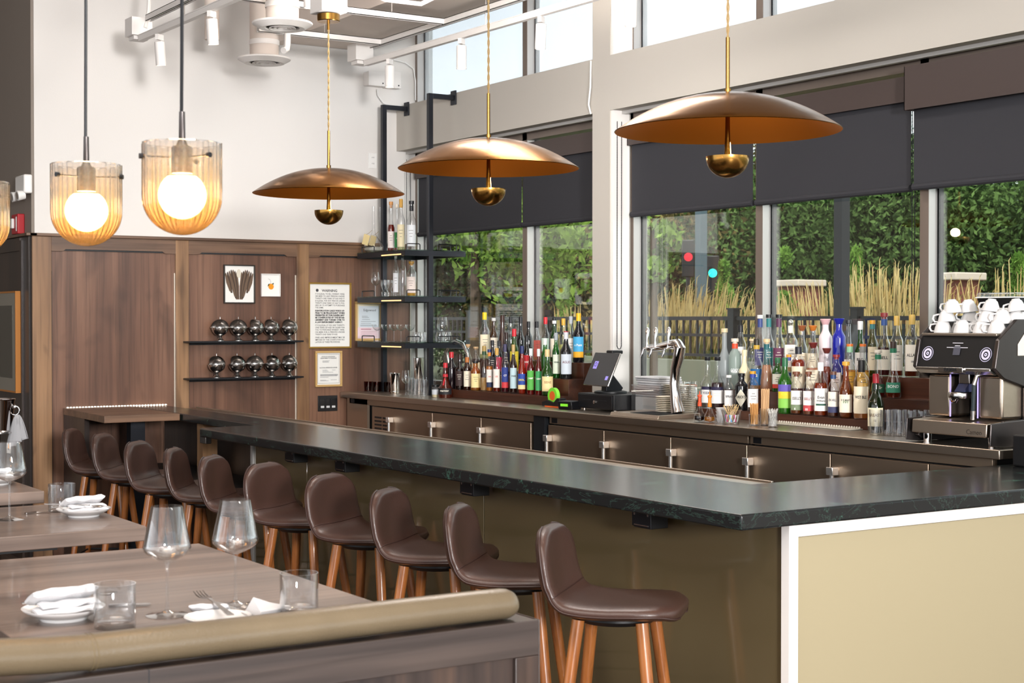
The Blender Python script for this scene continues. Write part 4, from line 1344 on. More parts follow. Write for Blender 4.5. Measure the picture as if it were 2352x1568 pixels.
for b, X, z0, Y, h, r in ents:
    row, px, py, wv, shp, gl, lq, fill, cc, cs, lab, txt, ink = b[:13]
    desc = b[13]
    nmn = 'liquor_bottle'
    grp = {'R': 'bottles on the right riser', 'L': 'bottles on the left riser', 'F': 'bottles on the steel worktop', 'G': 'bottles on the steel worktop', 'S': 'bottles on the black rack'}[row[0]]
    t = thing(nmn, desc, 'bottle', (X, Y, z0), 0, grp)
    face = math.atan2(-Y, -X) + (px and ((float(px) * 7919) % 11 - 5) * .03)
    pf, nr, bh = prof(shp, h, r)
    pf = [(a, z) for a, z in pf]
    sq = 5. if shp == 'stub' and not gl.startswith('!E6') and not gl.startswith('!1C') else 0.
    body = G().lathe(pf, 28, sq=0)
    body.build('glass_body', glassm(gl), t, ang=60)
    fl = float(fill)
    if lq and fl:
        top = fl * h
        lp = [(.0005, .006)]
        for (a, z) in pf[1:]:
            if z < top:
                lp.append((a * .93, max(z, .006)))
        a_ = lp[-1][0]
        for k in range(1, len(pf) - 1):
            if pf[k][1] <= top < pf[k + 1][1]:
                f_ = (top - pf[k][1]) / (pf[k + 1][1] - pf[k][1])
                a_ = (pf[k][0] + (pf[k + 1][0] - pf[k][0]) * f_) * .93
        lp += [(a_, top), (.0005, top)]
        G().lathe(lp, 24).build('spirit', liqm(lq), t, ang=50)
    # stopper
    cm = colm(cc, .35)
    c0 = nr + .0015
    if cs.startswith('sl:'):
        G().lathe([(c0, .94 * h), (c0 + .002, .94 * h), (c0 + .002, h), (0, h)], 16).build('cap', cm, t)
        G().lathe([(c0 - .0008, .78 * h), (c0 - .0008, .93 * h)], 16).build('neck_sleeve', colm(cs[3:], .4), t)
    elif cs in CAPS_LONG:
        zc = {'capc': .80}.get(cs, .84)
        G().lathe([(c0, zc * h), (c0 + .0006, .98 * h), (c0 - .001, h), (0, h)], 18).build('capsule', cm, t)
        band = {'capg': 'C9A23A', 'capo': 'D9722E', 'capgr': '2F7A5A', 'capg2': '2A4A2E', 'capr': 'B03040', 'cap2': 'E6E6E2'}.get(cs)
        if band:
            zb_, zt_ = {'capo': (.955, 1.004), 'capr': (.985, 1.004), 'cap2': (.86, .93)}.get(cs, (.80, .88))
            G().lathe([(c0 + .0012, zb_ * h), (c0 + .0014, zt_ * h), (0, zt_ * h)], 18).build('neck_band', colm(band, .35), t)
    elif cs.startswith('tri'):
        G().lathe([(c0, .93 * h), (c0 + .002, .93 * h), (c0 + .002, h), (0, h)], 16).build('cap', cm, t)
        bc = {'tri': '3548A0', 'tri2': '2E4A7A', 'tri3': '3A7A7A', 'tri4': 'D98A3A'}[cs]
        G().lathe([(c0, .84 * h), (c0, .93 * h)], 16).build('neck_band', colm(bc, .4), t)
    elif cs == 'ball':
        G().lathe([(.001, .9 * h)] + [(.016 * math.sin(R(a)), h - .017 - .016 * math.cos(R(a))) for a in range(20, 180, 16)] + [(.0005, h)], 20).build('ball_stopper', colm('C9C6BC', .25, .8), t)
        G().lathe([(nr + .001, .74 * h), (nr + .001, .88 * h)], 16).build('neck_sleeve', colm('E4E4D8', .5), t)
    elif cs == 'flare':
        G().lathe([(nr * .8, .88 * h), (nr * 1.1, .90 * h), (nr * 1.75, .99 * h), (nr * 1.6, h), (0, h)], 18).build('stopper', cm, t)
    elif cs.startswith('cork') or cs == 'collar':
        G().lathe([(nr * .85, .88 * h), (nr * .85, .93 * h), (nr * 1.35, .935 * h), (nr * 1.35, .995 * h), (nr * 1.2, h), (0, h)], 16).build('cork_stopper', cm, t)
        bc = {'corkt': '1E6068', 'corkb': '3A5A9A', 'corkg': '2E7A5A', 'collar': 'E2502E', 'corkk': '1A1A20'}.get(cs)
        if bc:
            G().lathe([(nr + .0012, .80 * h), (nr + .0012, .90 * h)], 16).build('neck_band', colm(bc, .4), t)
    elif cs == 'ribbon':
        G().lathe([(c0, .86 * h), (c0, .985 * h), (c0 - .002, h), (0, h)], 16).build('cap', cm, t)
        G().tube([(0, 0, .62 * h), (-.02, -.02, .5 * h), (-.03, -.02, .36 * h)], .006, 6).build('red_ribbon', colm('C22832', .5), t)
        G().lathe([(nr * 1.35, .60 * h), (nr * 1.2, .68 * h)], 16).build('neck_ribbon', colm('C22832', .5), t)
    else:
        G().lathe([(c0, .925 * h), (c0 + .001, .93 * h), (c0 + .001, h - .001), (c0, h), (0, h)], 16).build('cap', cm, t)
    # paper labels, curved on the side that faces the room
    if lab:
        cols = lab.lstrip('*').split(';')
        lb0, lb1 = .10 * h, bh * h * .93
        Rl = r + .0006
        if lab.startswith('*'):
            g = G()
            hh_ = (lb1 - lb0) / 2
            zc_ = (lb0 + lb1) / 2
            n_ = 8
            vs = []
            for i in range(n_ + 1):
                s_ = i / n_ * 2 - 1
                a = face + s_ * .95
                vs += [(Rl * math.cos(a), Rl * math.sin(a), zc_ - hh_ * (1 - abs(s_)) - .0005), (Rl * math.cos(a), Rl * math.sin(a), zc_ + hh_ * (1 - abs(s_)) + .0005)]
            g.add(vs, [(2 * i, 2 * i + 2, 2 * i + 3, 2 * i + 1) for i in range(n_)]).build('diamond_label', colm(cols[0], .6), t)
        else:
            m_ = len(cols)
            cuts = [lb1, lb0] if m_ == 1 else ([lb1, lb0 + .28 * (lb1 - lb0), lb0] if m_ == 2 else [lb1, lb0 + .7 * (lb1 - lb0), lb0 + .4 * (lb1 - lb0), lb0])
            if m_ == 3:
                cols = [cols[2], cols[1], cols[0]]
            if lab.endswith('2A2545'):
                cuts = [lb1, lb0 + .8 * (lb1 - lb0), lb0]
                cols = cols[::-1]
            for i in range(m_):
                label_patch(t, Rl, cuts[i + 1] + (.0006 if i < m_ - 1 else 0), cuts[i], colm(cols[i], .6), 2.1, face, 'label')
        if not txt and not lab.startswith('*'):
            # rows of small print
            g = G()
            dark = sum(lin(cols[0])) < .6
            for j in range(3):
                zz = lb0 + (lb1 - lb0) * (.45 + .14 * j)
                sp = .5 + .25 * ((j * 7 + int(float(px))) % 3)
                for i in range(4):
                    a0, a1 = face + (i / 4 - .5) * sp, face + ((i + 1) / 4 - .5) * sp
                    Rq = Rl + .0004
                    g.add([(Rq * math.cos(a), Rq * math.sin(a), z_) for a, z_ in ((a0, zz), (a1, zz), (a1, zz + .0028), (a0, zz + .0028))], [(0, 1, 2, 3)])
            g.build('small_print', colm('E8E0D0' if dark else '6A6058', .7), t)
    if txt:
        zt_ = (.10 + .60 * (bh * .93 - .10)) * h if not lab.startswith('*') else .36 * h
        bent_text(t, txt, min(.021, r * .62), r + .0012, zt_, ink or '222222', face, 1.5 * r, .0004)
        if txt == 'Evan':
            bent_text(t, 'Williams', .014, r + .0012, zt_ - .018, ink, face, 1.5 * r, .0003)
            label_patch(t, r + .0010, .2 * h, .235 * h, colm('2F5A48', .6), 1.5, face, 'green_band')
        if txt == "SSELL'S":
            bent_text(t, '6' if '7F9070' in lab else '10', .016, r + .0014, .135 * h, 'F5F2ED', face - .3, None, .0006)
        if txt == 'BREAST':
            bent_text(t, '12', .014, r + .0014, .2 * h, '5A4030', face, None, .0003)
        if txt == 'ALLAN':
            bent_text(t, '18', .014, r + .0014, .25 * h, '4A4A4A', face, None, .0003)
        if txt == '101':
            bent_text(t, 'D TURKEY', .012, r + .0014, .32 * h, '3A3A3A', face, 1.4 * r, .0003)
        if txt == 'GOOD':
            bent_text(t, 'VODKA', .016, r + .0012, .34 * h, 'FFFFFF', face, 1.5 * r, .0004)

# wooden display risers
for nm_, y0, y1, xs, lb in [('R', 5.19, 6.86, ((5.70, 1.18), (5.80, 1.29), (5.892, 1.395), (5.978,)), 'stepped walnut riser carrying the bottles right of the taps'),
                            ('L', 8.15, 9.55, ((5.58, 1.19), (5.69, 1.30), (5.81, 1.405), (5.92,)), 'stepped walnut riser carrying the bottles left of the cash drawer')]:
    t = thing('bottle_riser', lb, 'display riser', (5.8, (y0 + y1) / 2, CT), 0, 'stepped bottle risers')
    m_ = (y0 + y1) / 2
    poly = [(xs[0][0] - 5.8, 0.001), (xs[0][0] - 5.8, xs[0][1] - CT - .001), (xs[1][0] - 5.8, xs[0][1] - CT - .001), (xs[1][0] - 5.8, xs[1][1] - CT - .001), (xs[2][0] - 5.8, xs[1][1] - CT - .001), (xs[2][0] - 5.8, xs[2][1] - CT - .001), (xs[3][0] - 5.8, xs[2][1] - CT - .001), (xs[3][0] - 5.8, .001)]
    g = G().prism(poly[::-1], 'y', y0 - m_, y1 - m_)
    g.build('stepped_body', 'riser', t, .001)
t = tag(box('rubber_bar_mat', colm('B9B2A4', .6), 5.60, 5.69, 5.55, 6.2, CT + .001, CT + .006, None, .002), 'pale rubber bar mat lying before the right riser', 'bar mat')
g = G()
for k in range(36):
    g.lathe([(.006, 0), (.006, .006), (.003, .010), (0, .010)], 8, (5.675, 5.56 + k * .0178, CT + .006))
g.build('mat_studs', colm('B9B2A4', .6), t)

# ================================================================== GLASSWARE
_gw = {}


def glassware(kind, loc, label, group, rz=0., sc=1.):
    """kinds: burgundy, tumbler, snifter, coupe, highball, crystal, wine"""
    if kind not in _gw:
        spec = {'burgundy': ('wine_glass', 'wine glass'), 'wine': ('wine_glass', 'wine glass'), 'snifter': ('tasting_glass', 'glass'), 'coupe': ('coupe_glass', 'cocktail glass'),
                'tumbler': ('water_tumbler', 'glass'), 'highball': ('highball_glass', 'glass'), 'crystal': ('cut_glass_tumbler', 'glass'), 'stemless': ('stemless_glass', 'glass')}[kind]
        t = thing(spec[0], label, spec[1], loc, rz, group)
        m_ = M['clear']
        if kind == 'burgundy':
            G().lathe([(.001, .004), (.012, .0045), (.036, .0015), (.0455, 0), (.0455, .0016), (.03, .0035), (.012, .007), (.005, .012)], 40).build('foot', m_, t)
            G().lathe([(.0050, .012), (.0032, .025), (.0028, .09), (.0034, .108), (.007, .116)], 16).build('stem', m_, t)
            G().lathe([(.001, .117), (.007, .116), (.020, .121), (.040, .131), (.0495, .140), (.0515, .148), (.0495, .157), (.0335, .236), (.0325, .237), (.0485, .157), (.0505, .148), (.0485, .141), (.039, .133), (.020, .123), (.001, .12)], 44).build('bowl', m_, t)
        elif kind == 'wine':
            G().lathe([(.001, .003), (.034, 0), (.034, .0015), (.006, .006)], 28).build('foot', m_, t)
            G().lathe([(.0045, .006), (.0028, .02), (.003, .085)], 10).build('stem', m_, t)
            G().lathe([(.002, .085), (.018, .092), (.031, .112), (.034, .13), (.030, .165), (.026, .19)], 28).build('bowl', m_, t)
        elif kind == 'coupe':
            G().lathe([(.001, .003), (.032, 0), (.032, .0015), (.005, .006)], 28).build('foot', m_, t)
            G().lathe([(.0042, .006), (.003, .02), (.003, .08)], 10).build('stem', m_, t)
            G().lathe([(.002, .08), (.014, .084), (.030, .098), (.037, .118), (.038, .128)], 28).build('bowl', m_, t)
        elif kind == 'tumbler':
            G().lathe([(.001, .012), (.035, .012), (.0385, .014), (.0385, .086), (.0405, .086), (.0405, .003), (.037, 0), (.001, 0)], 44).build('glass_body', m_, t, ang=50)
        elif kind == 'highball':
            G().lathe([(.001, .012), (.024, .012), (.0285, .125), (.030, .125), (.026, .002), (.001, 0)], 28).build('glass_body', m_, t, ang=50)
        elif kind == 'snifter':
            G().lathe([(.001, .002), (.022, 0), (.026, .03), (.018, .045), (.024, .065), (.030, .085), (.027, .115)], 28).build('glass_body', m_, t)
        elif kind == 'stemless':
            G().lathe([(.001, .002), (.024, 0), (.04, .02), (.043, .035), (.034, .1)], 32).build('glass_body', m_, t)
        elif kind == 'crystal':
            G().lathe([(.001, .004), (.036, 0), (.043, .012), (.042, .04), (.036, .085), (.034, .085), (.04, .04), (.036, .016), (.001, .014)], 48, flute=(16, .03)).build('glass_body', m_, t, ang=20)
        _gw[kind] = t
        t.scale = (sc, sc, sc)
        return t
    t = dup(_gw[kind], loc, rz, label, group)
    t.scale = (sc, sc, sc)
    return t


def gl_at(kind, px, py, Z, label, group, X=None, sc=1.):
    p = at(px, py, X=X) if X else at(px, py, Z=Z)
    return glassware(kind, (p.x, p.y, Z), label, group, 0, sc)


TZ = 1.05
gl_at('burgundy', 384, 1413, TZ, 'large wine glass left of the other on the nearest table', 'wine glasses on the near table', sc=1.0)
gl_at('burgundy', 541, 1390, TZ, 'large wine glass on the nearest table, standing before a knife', 'wine glasses on the near table', sc=1.0)
gl_at('burgundy', 22, 1193, TZ, 'large wine glass on the second table at the left edge', 'wine glasses on the near table', sc=1.05)
gl_at('tumbler', 264, 1440, TZ, 'water tumbler beside the plate on the nearest table', 'water tumblers', sc=1.06)
gl_at('tumbler', 687, 1408, TZ, 'water tumbler behind the tan booth rail, right of the wine glasses', 'water tumblers', sc=1.03)
gl_at('tumbler', 142, 1174, TZ, 'water tumbler on the second table behind the plate', 'water tumblers', sc=1.08)
# on the rack
o_ = ['first', 'second', 'third', 'fourth', 'fifth', 'sixth']
q = at(861, 668, Z=SH[1])
gl_at('wine', 862, 672, SH[1], 'stemmed wine glass on the middle rack shelf, left of the others', 'stemmed glasses on the rack', X=5.5)
for i, (px, lb) in enumerate([(884, 'curvy tasting glass on the middle rack shelf, second from left'), (893, 'curvy tasting glass on the middle rack shelf, beside the pink-necked bottle')]):
    gl_at('snifter', px, 671, SH[1], lb, 'tasting glasses on the rack', X=5.5 + .06 * i, sc=1.1)
for i, (px, X) in enumerate([(866, 5.5), (887, 5.52), (905, 5.54), (921, 5.56), (942, 5.6)]):
    gl_at('coupe', px, 779, SH[2], 'cocktail coupe on the lowest rack shelf, %s from the left' % o_[i], 'coupes on the lowest rack shelf', X=X)
for i, (px, X) in enumerate([(957, 5.52), (970, 5.6), (984, 5.68), (1012, 5.74), (1026, 5.83)]):
    gl_at('crystal', px, 779, SH[2], 'cut glass tumbler on the lowest rack shelf, %s from the left' % o_[i], 'cut glass tumblers on the rack', X=X, sc=.86)
q = at(1022, 744, X=5.8)
# a board of upturned stemless glasses
gl_at('stemless', 1016, 745, SH[2] + .083, 'stemless glass stacked on the cut glass tumblers of the rack', 'stemless glasses on the rack', X=5.76)
# decanters on the top shelf
for (px, X, s, lb) in [(858, 5.50, 1.0, 'round glass decanter with a paper tag, left on the top rack shelf'), (873, 5.62, 1.05, 'tall glass decanter with a hanging tag, right of the round one')]:
    p = at(px, 565, X=X)
    t = thing('glass_decanter', lb, 'decanter', (X, p.y, SH[0]), 0, 'decanters on the top rack shelf')
    hh = .36 * s
    G().lathe([(.001, .003), (.045, 0), (.075, .02), (.078, .045), (.055, .09), (.025, .13), (.012, .17), (.011, .36)], 36).build('glass_body', M['clear'], t)
    G().lathe([(.001, .006), (.07, .02), (.073, .045), (.0, .045)], 28).build('liquid', liqm('D8D2C4'), t)
    G().box(-.001, .001, -.035, .02, -.05, .03).xf(Matrix.Rotation(.5, 4, 'Z') @ Matrix.Rotation(.3, 4, 'X')).move((-.085, -.03, .11)).build('paper_tag', colm('E4CF98', .8), t)
    G().tube([(-.012, 0, .175), (-.05, -.02, .15), (-.085, -.03, .135)], .0015, 5).build('string', 'cord', t)

# glasses and shakers on the worktop at the left
for i, (px, h_, lb) in enumerate([(907, .150, 'steel cocktail shaker cup, left of the glasses on the worktop'), (962, .265, 'tall steel shaker tin behind the highball glasses')]):
    X = 5.53 if i == 0 else 5.72
    p = at(px, 900, X=X)
    t = thing('cocktail_shaker', lb, 'shaker', (X, p.y, CT), 0, 'steel cocktail shakers')
    G().lathe([(.001, 0), (.028, 0), (.031, .006), (.040, h_), (.042, h_ + .002), (.040, h_ + .003), (.037, h_ - .01)], 32).build('cup_body', 'chrome', t)
    G().lathe([(.0325, .012), (.034, .014), (.0335, .018)], 32).build('base_ring', 'satin', t)
for i, (px, X, py, k) in enumerate([(932, 5.52, 905, 'wine'), (945, 5.62, 903, 'highball'), (953, 5.50, 905, 'highball'), (963, 5.58, 904, 'highball'), (973, 5.5, 907, 'highball'), (983, 5.6, 905, 'highball'), (993, 5.7, 904, 'highball'), (978, 5.75, 900, 'highball'), (937, 5.75, 900, 'highball')]):
    p = at(px, py, X=X)
    glassware(k, (X, p.y, CT), ('highball glass left of the riser, %s' % ['', 'in front of the tall shaker tin, leftmost', 'second of the front row', 'third of the front row', 'fourth of the front row', 'fifth of the front row', 'last of the front row, by the jar', 'at the rear by the rack post', 'at the rear, left of the tin'][i]) if k != 'wine' else 'small stemmed glass beside the steel shaker cup', 'highball glasses left of the riser', 0, .95)
for i, (px, X) in enumerate([(846, 5.55), (865, 5.56), (893, 5.62)]):
    p = at(px, 893, X=X)
    t = thing('amber_tumbler', ['amber glass tumbler at the left end of the worktop', 'amber glass tumbler, second from the end, beside the rack post', 'amber glass tumbler behind the rack post'][i], 'glass', (X, p.y, CT), 0, 'amber tumblers')
    G().lathe([(.001, .008), (.030, .01), (.036, .075), (.038, .075), (.034, .0), (.001, 0)], 24).build('glass_body', M['amberg'], t)
# right hand highballs before the riser
for i, (px, X, py) in enumerate([(2010, 5.50, 998), (2037, 5.52, 998), (2062, 5.54, 998), (2088, 5.55, 998), (2112, 5.56, 998), (2136, 5.60, 990), (2098, 5.68, 985), (2122, 5.72, 985), (2052, 5.64, 985), (2076, 5.66, 985)]):
    p = at(px, 990, X=X)
    glassware('highball', (X, p.y, CT), 'tall clear highball glass before the right riser, %s from the left' % ('front row ' + o_[i] if i < 6 else 'rear row ' + o_[i - 6]), 'highball glasses left of the coffee machine', 0, .98 if i < 6 else .95)

# jar and small items
p = at(1000, 905, X=5.50)
t = thing('spice_jar', 'small glass jar with black lid left of the red-ribboned bottle', 'jar', (5.50, p.y, CT))
G().lathe([(.001, 0), (.024, 0), (.026, .004), (.026, .07), (.022, .075)], 20).build('jar_body', M['clear'], t)
G().lathe([(.001, .002), (.023, .003), (.023, .04), (0, .04)], 18).build('contents', colm('D8C9A0', .8), t)
G().lathe([(.0, .075), (.026, .075), (.026, .09), (.0, .091)], 20).build('lid', 'blackm', t)
G().lathe([(.0265, .02), (.0265, .055)], 20).build('label', colm('C9CDD2', .6), t)
# hand juicer
p = at(1052, 860, X=5.80)
jx, jy = 5.80, p.y + .2
a = [at(*q_, X=jx) for q_ in [(968, 793), (1010, 790), (1042, 790), (1052, 786)]]
t = thing('lever_juicer', 'silver lever juice press rising behind the red-capped bottles', 'juicer', (jx, a[2].y, CT))
b0 = Vector((jx, a[2].y, CT))
G().tube([v - b0 for v in a], [.010, .009, .008, .012], 12).build('lever', 'satin', t)
a = [at(*q_, X=jx) for q_ in [(1030, 834), (1026, 808), (1032, 792), (1048, 783), (1063, 790), (1073, 812), (1078, 860)]]
G().tube([v - b0 for v in a], [.010, .010, .012, .017, .014, .012, .012], 12).build('curved_arm', 'satin', t)
G().tube([(.02, a[-1].y - b0.y, a[-1].z - CT), (.02, a[-1].y - b0.y, .0)], .015, 12).build('column', 'satin', t)
G().lathe([(.06, 0), (.06, .008), (0, .01)], 24, (.02, a[-1].y - b0.y, 0)).build('base', 'satin', t)

# green tape dispenser
p = at(1272, 928, X=5.52)
t = thing('tape_dispenser', 'black tape dispenser with a neon green roll and orange base', 'tape dispenser', (5.52, p.y, CT))
G().prism([(-.10, .005), (.10, .005), (.10, .03), (.04, .045), (-.03, .03), (-.07, .06), (-.10, .06)], 'x', -.025, .025).xf(Matrix.Rotation(0, 4, 'Z')).build('body', 'blackm', t, .002)
G().box(-.03, .03, -.105, .06, 0, .008).build('orange_base', colm('E8662A', .5), t)
G().lathe([(.030, -.012), (.052, -.012), (.052, .012), (.030, .012), (.030, -.012)], 36).xf(Matrix.Rotation(R(90), 4, 'Y')).move((0, .0, .072)).build('tape_roll', colm('7ED83A', .5), t)
G().lathe([(0, -.013), (.030, -.013), (.030, .013), (0, .013)], 30).xf(Matrix.Rotation(R(90), 4, 'Y')).move((0, .0, .072)).build('orange_core', colm('DE6428', .5), t)
p = at(1307, 930, X=5.46)
t = thing('card_reader', 'black card reader with a neon green sticker beside the cash drawer', 'card reader', (5.46, p.y, CT), .2)
G().prism([(-.035, 0), (.05, 0), (.04, .055), (-.045, .05)], 'y', -.06, .06).build('reader_body', 'black', t, .006)
G().box(-.047, -.043, -.03, .03, .02, .036).build('green_sticker', colm('8CF03A', .5), t)
# cash drawer and touch screen
t = thing('cash_drawer', 'black metal cash drawer on the steel worktop', 'cash drawer', (5.66, 7.57, CT), R(-3))
G().box(-.17, .17, -.20, .20, .012, .105).build('drawer_box', 'blackm', t, .004)
G().box(-.176, -.17, -.19, .19, .018, .098).build('drawer_front', 'black', t, .002)
G().lathe([(0, 0), (.011, 0), (.011, .006), (0, .007)], 16).xf(Matrix.Rotation(R(-90), 4, 'Y')).move((-.176, 0, .055)).build('key_lock', 'satin', t)
G().box(-.179, -.176, .04, .13, .064, .068).box(-.179, -.176, -.13, -.04, .064, .068).build('slot_groove', 'gasket', t)
for s in (-.17, .17):
    G().lathe([(.012, 0), (.012, .012)], 10, (-.14, s, 0), close=True).build('foot', 'satin', t)
t = thing('touch_screen', 'black touch screen till tilted on its stand above the cash drawer', 'touch screen', (5.62, 7.60, CT + .107), R(-6))
scr = G().box(-.006, .006, -.15, .15, -.11, .11)
mt = Matrix.Translation((-.06, 0, .145)) @ Matrix.Rotation(R(24), 4, 'Y')
scr.xf(mt)
scr.build('tablet_body', 'satin', t, .004)
G().box(-.0075, -.0062, -.147, .147, -.107, .107).xf(mt).build('screen', pr('dark screen', '101016', .12), t)
for (y0, y1, z0, z1) in ((.06, .105, 0., .05), (-.12, -.09, -.07, -.045)):
    G().box(-.0082, -.0076, y0, y1, z0, z1).xf(mt).build('screen_icon', pr('violet icon', '8A7FD0', .4, emit=.5, ecol='8A7FD0') if y0 > 0 else bpy.data.materials['violet icon'], t)
G().lathe([(.010, -.0002), (.014, -.0002)], 20).xf(mt @ Matrix.Translation((-.0085, .083, .028)) @ Matrix.Rotation(R(90), 4, 'Y')).build('icon_ring', 'ink', t)
G().lathe([(.0, 0), (.10, 0), (.10, .010), (.085, .014), (0, .016)], 32).build('round_base', 'blackm', t)
G().prism([(-.05, .01), (.06, .01), (.075, .03), (-.02, .14), (-.045, .13)], 'y', -.03, .03).build('stand_arm', 'black', t, .006)
G().box(-.02, .06, -.05, .02, .24, .262).build('card_reader_top', 'blackm', t, .006)

# napkins in an acrylic box, plates, tap tower
t = thing('napkin_box', 'clear acrylic box filled with folded white napkins', 'napkin box', (5.68, 7.20, CT), R(-2))
g = G()
for (x0, x1, y0, y1) in ((-.10, -.096, -.14, .14), (.096, .10, -.14, .14), (-.096, .096, -.14, -.136), (-.096, .096, .136, .14)):
    g.box(x0, x1, y0, y1, 0, .17)
g.build('acrylic_wall', M['clear'], t)
rr = random.Random(5)
for k in range(9):
    dx, dy = rr.uniform(-.01, .01), rr.uniform(-.012, .012)
    G().box(-.085 + dx, .085 + dx, -.02 + dy - .10, .12 + dy, .10 + k * .0135, .112 + k * .0135).build('folded_napkin', 'linen', t, .005)
G().box(-.085, .085, -.12, .12, .002, .098).build('paper_stack', 'paper', t, .002)
# side plates
for (px, X, nn, zz, lb) in [(1532, 5.55, 11, 0, 'front stack of cream side plates under the tap arm'), (1545, 5.68, 17, 0, 'rear stack of cream side plates behind the front stack'), (1572, 5.62, 17, 0, 'stack of cream side plates half hidden behind the tap column')]:
    p = at(px, 940, X=X)
    for k in range(nn):
        if k == 0:
            base_ = thing('side_plate', 'cream side plate in the %s' % lb, 'plate', (X, p.y, CT), 0, lb)
            G().lathe([(.001, .001), (.035, 0), (.058, .006), (.066, .009), (.066, .011), (.055, .010), (.035, .004), (.001, .004)], 32).build('plate_dish', colm('EDE3CF', .3), base_)
        else:
            dup(base_, (X, p.y, CT + k * .0105))
# tap tower
t = thing('beer_tap_tower', 'chrome cobra-shaped tap tower with three tap handles', 'beer tap', (5.50, 6.88, CT))
ta = [at(*q_, X=5.50) for q_ in [(1557, 948), (1553, 925), (1549, 880), (1552, 845), (1559, 818), (1562, 800), (1556, 790), (1540, 791), (1515, 797), (1490, 799)]]
b0 = Vector((5.50, 6.88, CT))
G().tube([v - b0 for v in ta[:7]], [.040, .034, .028, .028, .033, .034, .030], 24).build('column', 'chrome', t)
G().tube([v - b0 for v in ta[5:]], [.030, .031, .026, .022, .020], 20).build('arm', 'chrome', t)
for i, px in enumerate((1492, 1511, 1541)):
    tp = at(px, 797, X=5.50)
    v = tp - b0
    G().tube([v + Vector((-.01, 0, 0)), v + Vector((-.045, .0, -.01)), v + Vector((-.055, .01, -.055))], [.010, .008, .006], 10).build('spout', 'chrome', t)
    G().tube([v + Vector((-.02, 0, .0)), v + Vector((-.02, 0, .03)), v + Vector((-.018, .001, .045)), v + Vector((-.014, .003, .10)), v + Vector((-.012, .003, .115))], [.009, .006, .008, .013, .006], 12).build('tap_handle', 'chrome', t)
t = thing('drip_tray', 'low steel drip tray under the tap tower', 'drip tray', (5.45, 6.93, CT))
G().prism([(-.14, 0), (-.13, .022), (.17, .026), (.19, 0)][::-1], 'y', -.19, .26).build('tray_body', 'steel', t, .002)
g = G()
for k in range(14):
    g.box(-.11 + k * .012, -.105 + k * .012, -.16, .1, .0245, .0265)
g.build('tray_slots', 'gasket', t)
# clip top jars behind the taps
for i, (px, X) in enumerate([(1583, 5.9), (1609, 5.9), (1637, 5.92)]):
    p = at(px, 870, X=X)
    t = thing('clip_top_jar', ['clip-top glass jar with orange seal just right of the tap column', 'middle clip-top glass jar with orange seal', 'clip-top glass jar behind the black-capped bottles'][i], 'jar', (X, p.y if p.y > 6.9 else 6.9 + .0, CT), 0, 'clip-top jars')
    p.y = max(p.y, 6.91)
    G().lathe([(.001, .0), (.048, 0), (.05, .01), (.05, .14), (.042, .155)], 28).build('jar_body', M['clear'], t)
    G().lathe([(.001, .003), (.045, .004), (.045, .09), (0, .09)], 20).build('contents', colm('B9925E', .9), t)
    G().lathe([(.044, .155), (.047, .158), (.047, .164), (.044, .166)], 28).build('orange_seal', colm('D9743A', .5), t)
    G().lathe([(.046, .166), (.046, .178), (0, .182)], 28).build('glass_lid', M['clear'], t)
    break
for i, (px, X, lb) in enumerate([(1572, 5.56, 'tall wine glass just right of the tap column'), (1597, 5.62, 'wine glass behind the oil dasher bottles')]):
    p = at(px, 960, X=X)
    glassware('wine', (X, p.y, CT), lb, 'wine glasses by the taps', 0, 1.1)
# dasher bottles
for i, (px, lq, oc, lb) in enumerate([(1607, '1E0F10', 'D8532E', 'dasher bottle of dark bitters with orange-red spout'), (1630, 'A8741E', 'E38A2A', 'dasher bottle of golden bitters with orange spout')]):
    p = at(px, 967, X=5.40)
    t = thing('dasher_bottle', lb, 'bottle', (5.40, p.y, CT), 0, 'dasher bottles by the taps')
    G().lathe([(.001, .001), (.028, 0), (.033, .012), (.030, .035), (.018, .06), (.0095, .082), (.009, .10)], 24).build('glass_body', M['clear'], t)
    G().lathe([(.001, .003), (.030, .012), (.029, .032), (0, .032)], 20).build('bitters', liqm(lq), t)
    G().lathe([(.0115, .085), (.0115, .105), (.008, .108)], 14).build('collar', colm(oc, .4), t)
    G().lathe([(.009, .108), (.009, .135), (.0125, .137), (.0125, .146), (.004, .150), (.002, .168), (0, .168)], 14).build('spout_cap', colm(oc, .4), t)
# white stacked cups, toothpick bowl, straws
p = at(1650, 968, X=5.44)
t = thing('ramekin_stack', 'leaning stack of white ramekins left of the toothpick bowl', 'ramekins', (5.46, p.y, CT))
for k in range(4):
    G().lathe([(.001, .001), (.022, 0), (.032, .026), (.030, .026), (.02, .004), (.001, .004)], 24, (.0, .0, .018 * k)).build('ramekin', 'porc', t)
p = at(1677, 970, X=5.42)
t = thing('pick_bowl', 'clear plastic bowl holding wrapped sweetener sachets and toothpicks', 'bowl', (5.43, p.y, CT))
G().lathe([(.001, .001), (.036, 0), (.040, .004), (.056, .075), (.054, .075), (.037, .006), (.001, .004)], 32).build('bowl_body', M['clear'], t)
for k in range(26):
    a = rr.uniform(0, 6.28)
    q1, q2 = rr.uniform(.0, .03), rr.uniform(.03, .052)
    G().tube([(q1 * math.cos(a + 2), q1 * math.sin(a + 2), .012), (q2 * math.cos(a), q2 * math.sin(a), .098 + rr.uniform(-.01, .006))], .0012, 4).build('toothpick', colm('E0C08A', .7), t)
